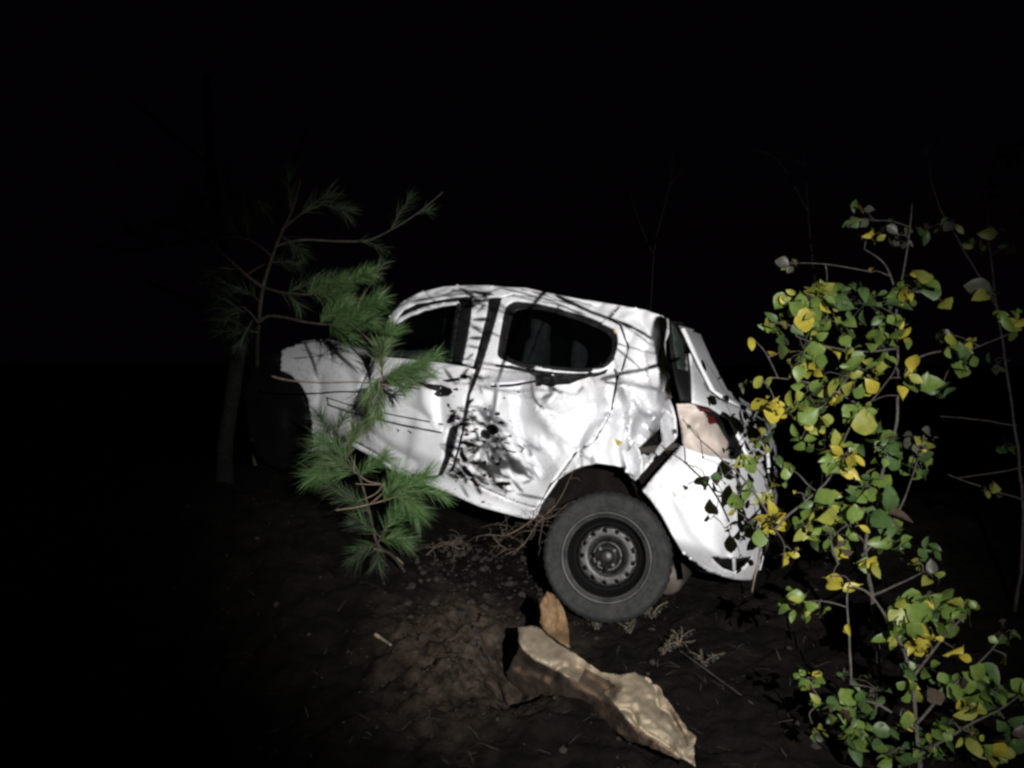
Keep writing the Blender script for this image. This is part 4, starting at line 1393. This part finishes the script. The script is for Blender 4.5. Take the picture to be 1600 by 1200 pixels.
# dark trunk on the left and far grey brush, hardly lit
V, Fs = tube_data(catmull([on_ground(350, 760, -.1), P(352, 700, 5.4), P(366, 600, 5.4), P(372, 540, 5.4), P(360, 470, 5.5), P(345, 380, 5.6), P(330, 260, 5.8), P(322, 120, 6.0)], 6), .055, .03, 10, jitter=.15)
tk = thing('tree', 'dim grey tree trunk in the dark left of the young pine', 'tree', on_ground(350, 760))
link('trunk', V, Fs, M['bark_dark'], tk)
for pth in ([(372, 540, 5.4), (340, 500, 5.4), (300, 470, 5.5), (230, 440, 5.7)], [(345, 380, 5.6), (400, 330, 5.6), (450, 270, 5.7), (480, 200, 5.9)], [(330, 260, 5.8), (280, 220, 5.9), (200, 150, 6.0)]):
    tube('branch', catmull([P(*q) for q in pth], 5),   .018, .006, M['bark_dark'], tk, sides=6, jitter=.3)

for lab, pl, br_ in [('thin bare sapling standing in the dark behind the car roof', [(1012, 560, 7.2), (1018, 460, 7.2), (1024, 380, 7.3), (1046, 290, 7.4), (1052, 220, 7.5)], [[(1022, 400, 7.3), (1000, 350, 7.3), (985, 300, 7.3)], [(1046, 290, 7.4), (1080, 250, 7.4)]]),
                     ('thin bare twigs in the dark above the tall yellow-leaved shrub', [(1290, 640, 5.6), (1280, 500, 5.6), (1265, 360, 5.6), (1257, 240, 5.7), (1255, 205, 5.7)], [[(1262, 330, 5.6), (1215, 250, 5.6), (1165, 232, 5.6)], [(1258, 260, 5.7), (1225, 240, 5.7), (1180, 238, 5.7)]])]:
    f0 = P(*pl[0])
    f0.z = ground_h(f0.x, f0.y)
    t_ = thing('sapling', lab, 'sapling', f0, 'bare saplings in the dark')
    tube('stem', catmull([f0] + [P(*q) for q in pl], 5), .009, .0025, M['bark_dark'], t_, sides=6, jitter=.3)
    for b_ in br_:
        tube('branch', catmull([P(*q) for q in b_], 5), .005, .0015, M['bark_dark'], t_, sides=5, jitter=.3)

# ------------------------------------------------------------------ sheet and card on the ground
CL_RIDGE = [(817, 1012), (835, 1030), (868, 1046), (905, 1064), (940, 1076), (962, 1100), (985, 1128), (1015, 1150), (1050, 1175), (1086, 1196)]
CLOTH = [(809, 980), (830, 976), (855, 984), (872, 996), (889, 1013), (913, 1032), (937, 1051), (959, 1053), (993, 1051), (1015, 1062), (1033, 1077), (1046, 1098), (1060, 1120), (1074, 1138), (1087, 1152),
         (1085, 1172), (1086, 1196), (1066, 1187), (1040, 1178), (1012, 1168), (980, 1157), (957, 1146), (937, 1137), (912, 1140), (889, 1136), (880, 1122), (873, 1110), (850, 1104), (833, 1093), (812, 1088), (796, 1076), (790, 1050),
         (798, 1040), (806, 1020), (812, 1008)]


def gd(u, v):
    q = on_ground(u, v)
    return (q - CAM).dot(FWD)


_gd = {}


def gdc(u, v):
    k = (round(u / 6), round(v / 6))
    if k not in _gd:
        _gd[k] = gd(k[0] * 6, k[1] * 6)
    return _gd[k]


def ridged(p, o):
    return abs(noise.noise(p + Vector((o, o * .7, 0))))


def cloth_depth(u, v):
    t = (v - 980) / 216.0
    d = 3.12 - .60 * t + (u - 940) * -.0002
    # the ridge: above it the cloth leans back, below it hangs
    best, sg = 1e9, 1
    for i in range(len(CL_RIDGE) - 1):
        q, sd, _ = seg_dist(u, v, CL_RIDGE[i], CL_RIDGE[i + 1])
        if q < best:
            best, sg = q, sd
    right = sstep(905, 985, u)
    best = math.sqrt(best * best + 16.0) - 4.0
    if sg < 0:
        d += best * (.0058 - .0030 * right)
    else:
        d += best * (.0125 - .0035 * right)
    # long folds that gather at the lower right tip
    phi = math.atan2(v - 1205, u - 1096)
    r = math.hypot(v - 1205, u - 1096)
    w_ = right * sstep(10, 90, r)
    d += w_ * .085 * (1 - abs(math.sin(phi * 7.5 + .9 * noise.noise(Vector((u / 40., v / 40., 2)))))) ** 2.2
    d += w_ * .022 * abs(math.sin(phi * 17.0 + 2.0 + 1.5 * noise.noise(Vector((u / 30., v / 30., 8)))))
    # crumple on the left
    q = Vector((u / 34.0, v / 30.0, 0))
    d += .030 * noise.noise(q * .9 + Vector((3, 3, 0))) + .016 * noise.noise(q * 2.2)
    d += (1 - .6 * right) * (.060 * ridged(q * .7, 1) + .040 * ridged(q * 1.5, 3) + .008 * ridged(q * 3.4, 6))
    d += right * (.034 * ridged(q * 1.2, 5) + .012 * ridged(q * 3.0, 2))
    # deep shaded fold where the two halves meet, hollow under the bright hem
    a, _, _ = seg_dist(u, v, (902, 1046), (948, 1078))
    d += .19 * math.exp(-(a / 15.0) ** 2)
    a, _, _ = seg_dist(u, v, (818, 1040), (862, 1056))
    d += .11 * math.exp(-(a / 11.0) ** 2)
    a, _, _ = seg_dist(u, v, (868, 1046), (880, 1040))
    d += .06 * math.exp(-(a / 6.0) ** 2)
    return d


CLOTH = densify(CLOTH, 4)
CLOTH = [(x + 3.5 * noise.noise(Vector((x / 13., y / 13., 3))), y + 3.5 * noise.noise(Vector((x / 13., y / 13., 9)))) for x, y in CLOTH]
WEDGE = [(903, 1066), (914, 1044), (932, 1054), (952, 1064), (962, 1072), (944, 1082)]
M['lining_brown'] = mat('brown_cloth_underside', (.085, .053, .030), .9, col2=(.035, .022, .013), scale=6, lo_=.4, hi_=.65, bump=.4, bscale=60)  # shade below the ridge and in the wedge, put into the colour


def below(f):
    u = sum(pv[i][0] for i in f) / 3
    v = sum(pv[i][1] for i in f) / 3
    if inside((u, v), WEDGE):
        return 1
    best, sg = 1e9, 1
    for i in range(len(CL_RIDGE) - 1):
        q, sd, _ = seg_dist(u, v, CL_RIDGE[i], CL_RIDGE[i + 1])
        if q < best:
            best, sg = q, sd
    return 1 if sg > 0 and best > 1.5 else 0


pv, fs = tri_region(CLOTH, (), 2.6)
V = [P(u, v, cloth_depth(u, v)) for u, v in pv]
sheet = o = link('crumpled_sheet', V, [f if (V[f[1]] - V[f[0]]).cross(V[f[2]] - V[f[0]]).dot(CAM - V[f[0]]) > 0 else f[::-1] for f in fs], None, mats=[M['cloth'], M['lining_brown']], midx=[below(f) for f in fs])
solid(o, .004)
tag(o, 'crumpled tan cloth with an upright brown flap on the ground below the rear wheel', 'cloth')
CARD = [(855, 924), (866, 929), (873, 937), (880, 951), (886, 968), (889, 985), (889, 998), (891, 1013), (874, 1003), (858, 990), (846, 980), (843, 972), (845, 958), (843, 947), (848, 936)]
pv, fs = tri_region(CARD, (), 4)


def card_depth(u, v):
    d = 3.30 - .0016 * (v - 960) + .0009 * (u - 850)
    if v > 974:
        d += .03 * sstep(974, 980, v) * sstep(870, 840, u)
    return d + .06 * abs(noise.noise(Vector((u / 17., v / 34., 3)))) + .03 * abs(noise.noise(Vector((u / 8., v / 12., 5)))) - .10 * sstep(985, 1006, v)


V = [P(u, v, card_depth(u, v)) for u, v in pv]
o = link('flap', V, [f if (V[f[1]] - V[f[0]]).cross(V[f[2]] - V[f[0]]).dot(CAM - V[f[0]]) > 0 else f[::-1] for f in fs], M['card'], sheet)
solid(o, .004)
o['label'] = 'upright orange-brown flap'

# ------------------------------------------------------------------ roots, sticks, weeds, clods, litter
ROOTS = [
    ('pale dry root curling over the dirt just below the car sill', [[(832, 812), (812, 826), (790, 836), (765, 836), (748, 838), (744, 846)], [(790, 836), (784, 830), (782, 820)], [(770, 838), (780, 850), (792, 858)]]),
    ('clump of dry roots hanging at the left edge of the rear tyre', [[(868, 790), (850, 806), (836, 822), (826, 840), (808, 858), (790, 866)], [(836, 822), (822, 846), (800, 868)], [(850, 806), (838, 806), (828, 800)], [(850, 806), (846, 828), (842, 850)], [(868, 790), (880, 770), (890, 748), (896, 735)], [(845, 812), (862, 808), (876, 796), (890, 785)], [(840, 818), (832, 828), (818, 830)]]),
    ('tangle of thin roots sticking out of the dirt bank left of the wheel', [[(666, 868), (680, 856), (700, 850), (722, 850)], [(700, 850), (712, 844), (718, 838)], [(700, 850), (690, 848), (675, 856)], [(712, 852), (710, 866), (708, 880)], [(706, 852), (720, 858), (728, 852)]]),
]
for lab, paths in ROOTS:
    g = on_ground(*paths[0][2])
    th_ = thing('root', lab, 'root', g, 'dry roots below the car')
    for i, pl in enumerate(paths):
        pts = []
        for (u, v) in pl:
            q = on_ground(u, v)
            dd = (q - CAM).dot(FWD)
            dd = min(dd - .02, 3.62)
            pts.append(P(u, v, dd))
        tube('root_strand', catmull(pts, 5), .0036 if i == 0 else .0024, .0012, M['root'], th_, sides=5, jitter=.4)
    for i in range(34):
        u, v = random.choice(random.choice(paths))
        u2, v2 = u + random.gauss(0, 14), v + random.gauss(0, 12)
        d1 = min((on_ground(u, v) - CAM).dot(FWD) - .02, 3.6)
        tube('root_hair', catmull([P(u, v, d1), P((u + u2) / 2 + 3, (v + v2) / 2 - 3, d1 - .01), P(u2, v2, d1 - .01)], 3), .0012, .0007, M['root'], th_, sides=4)

for lab, pl, r in [('short pale broken stick on the dirt left of the mound', [(586, 998), (598, 1006), (611, 1016)], .009), ('thin bent stick below the small pine', [(584, 862), (602, 867), (618, 876), (630, 887)], .006),
                   ('long thin dry stem lying on the ground right of the tan cloth', [(1060, 1020), (1090, 1042), (1130, 1072), (1176, 1106)], .0035), ('short dry twig lying by the card flap', [(836, 918), (846, 934), (850, 946)], .003),
                   ('thin forked twig lying in the dark right of the shrub stem', [(1160, 800), (1210, 930), (1216, 930)], .0)]:
    if r == 0:
        continue
    pts = [on_ground(u, v, r + .008) for u, v in pl]
    o = tube('stick', catmull(pts, 5), r, r * .7, M['dry'] if r > .004 else M['bark_grey'], None, sides=6, jitter=.3)
    tag(o, lab, 'stick')

# small ferny weeds at the foot of the rear tyre
random.seed(21)
wl = [('small pale weed touching the tyre bottom', 985, 985), ('small weed at the right lower edge of the tyre', 1018, 962), ('small fern-like weed a step right of the tyre', 1060, 1008), ('low weed between the tyre and the dry stem', 1036, 1018),
      ('faint weed on the dark ground above the dry stem', 1098, 1032), ('low weed under the tyre near the card flap', 930, 978)]
for lab, u, v in wl:
    g = on_ground(u, v + 6)
    wd = thing('weed', lab, 'weed', g, 'small weeds round the rear tyre')
    for i in range(7):
        d = Vector((random.gauss(0, .5), random.gauss(-.3, .4), 1)).normalized()
        L = random.uniform(.05, .12)
        pts = [g, g + d * L * .6, g + d * L + Vector((random.gauss(0, .02), 0, -.01))]
        V, Fs = tube_data(catmull(pts, 3), .0015, .001, 4)
        mi = [1] * len(Fs)
        for k in range(16):
            t = random.uniform(.3, 1)
            p = pts[0].lerp(pts[2], t)
            dr = Vector((random.gauss(0, 1), random.gauss(-.3, .6), random.gauss(.2, .5))).normalized()
            n_ = dr.cross(Vector((random.gauss(0, 1), random.gauss(0, 1), random.gauss(0, 1)))).normalized() * .003
            b = len(V)
            V += [p, p + dr * .008 + n_, p + dr * .018, p + dr * .008 - n_]
            Fs += [(b, b + 1, b + 2, b + 3)]
            mi += [0]
        link('frond', V, Fs, None, wd, mats=[LEAF['grey'], M['dry']], midx=mi, kind='stuff', smooth=False)

# clods of earth
random.seed(33)
V, Fs = [], []


def blob(V, Fs, c, r):
    b = len(V)
    bm = bmesh.new()
    bmesh.ops.create_icosphere(bm, subdivisions=1, radius=1)
    sx, sy, sz = random.uniform(.7, 1.3), random.uniform(.7, 1.3), random.uniform(.45, .9)
    for vtx in bm.verts:
        q = vtx.co.copy()
        k = 1 + 1.1 * noise.noise(q * 1.9 + c * 37)
        V.append(c + Vector((q.x * sx, q.y * sy, q.z * sz)) * r * k)
    for f in bm.faces:
        Fs.append(tuple(b + vv.index for vv in f.verts))
    bm.free()


for i in range(650):
    if random.random() < .65:
        u, v = random.gauss(720, 75), random.gauss(960, 75)
        if v < 830:
            continue
        g = on_ground(u, v)
    else:
        x, y = random.uniform(-2.2, 2.2), random.uniform(2.0, 4.6)
        g = Vector((x, y, ground_h(x, y)))
    r = random.choice([.004, .005, .005, .006, .007, .009, .016]) * random.uniform(.6, 1.4)
    blob(V, Fs, g + Vector((0, 0, r * .2)), r)
for i in range(130):                         # torn lumps along the foot of the sill and against the tyre
    u, v = (random.gauss(750, 45), random.gauss(868, 20)) if i % 3 else (random.gauss(835, 10), random.gauss(880, 30))
    if v < 838:
        continue
    blob(V, Fs, on_ground(u, v) + Vector((0, -.01, .008)), random.choice([.006, .008, .011, .015, .020]) * random.uniform(.7, 1.2))
link('earth_clods', V, Fs, M['clod'], kind='stuff')

# dry litter and grass blades
V, Fs, mi = [], [], []
for i in range(1100):
    x, y = random.gauss(.4, 1.5), random.uniform(1.9, 5.0)
    z = ground_h(x, y)
    L = random.uniform(.03, .10)
    a = random.uniform(0, 6.28)
    d = Vector((math.cos(a), math.sin(a), random.uniform(-.05, .5 if random.random() < .35 else .12))).normalized()
    p = Vector((x, y, z + .004))
    wv = d.cross(Vector((0, 0, 1))).normalized() * random.uniform(.0008, .002)
    b = len(V)
    V += [p - wv, p + wv, p + d * L * .6 + wv * .8, p + d * L * .6 - wv * .8, p + d * L + Vector((0, 0, -.01))]
    Fs += [(b, b + 1, b + 2, b + 3), (b + 3, b + 2, b + 4)]
    mi += [random.choice([0, 0, 1])] * 2
link('dry_grass_litter', V, Fs, None, kind='stuff', mats=[M['root'], LEAF['grey']], midx=mi, smooth=False)

# two yellow leaves caught on the car
for lab, u, v, s in [('single yellow leaf stuck on the crumpled panel above the wheel arch', 962, 686, .055), ('single yellow leaf caught at the rear corner of the side window', 958, 513, .04)]:
    o = bpy.data.objects.new('fallen_leaf', LM['yellow'][0])
    C.objects.link(o)
    p = P(u, v, D(u, v) - .012)
    z = (CAM - p).normalized()
    y = cw(.6, -.7, .1)
    y = (y - z * y.dot(z)).normalized()
    x = y.cross(z)
    o.matrix_world = Matrix.Translation(p) @ Matrix((x, y, z)).transposed().to_4x4() @ Matrix.Scale(s, 4)
    tag(o, lab, 'leaf', 'yellow leaves fallen on the car')
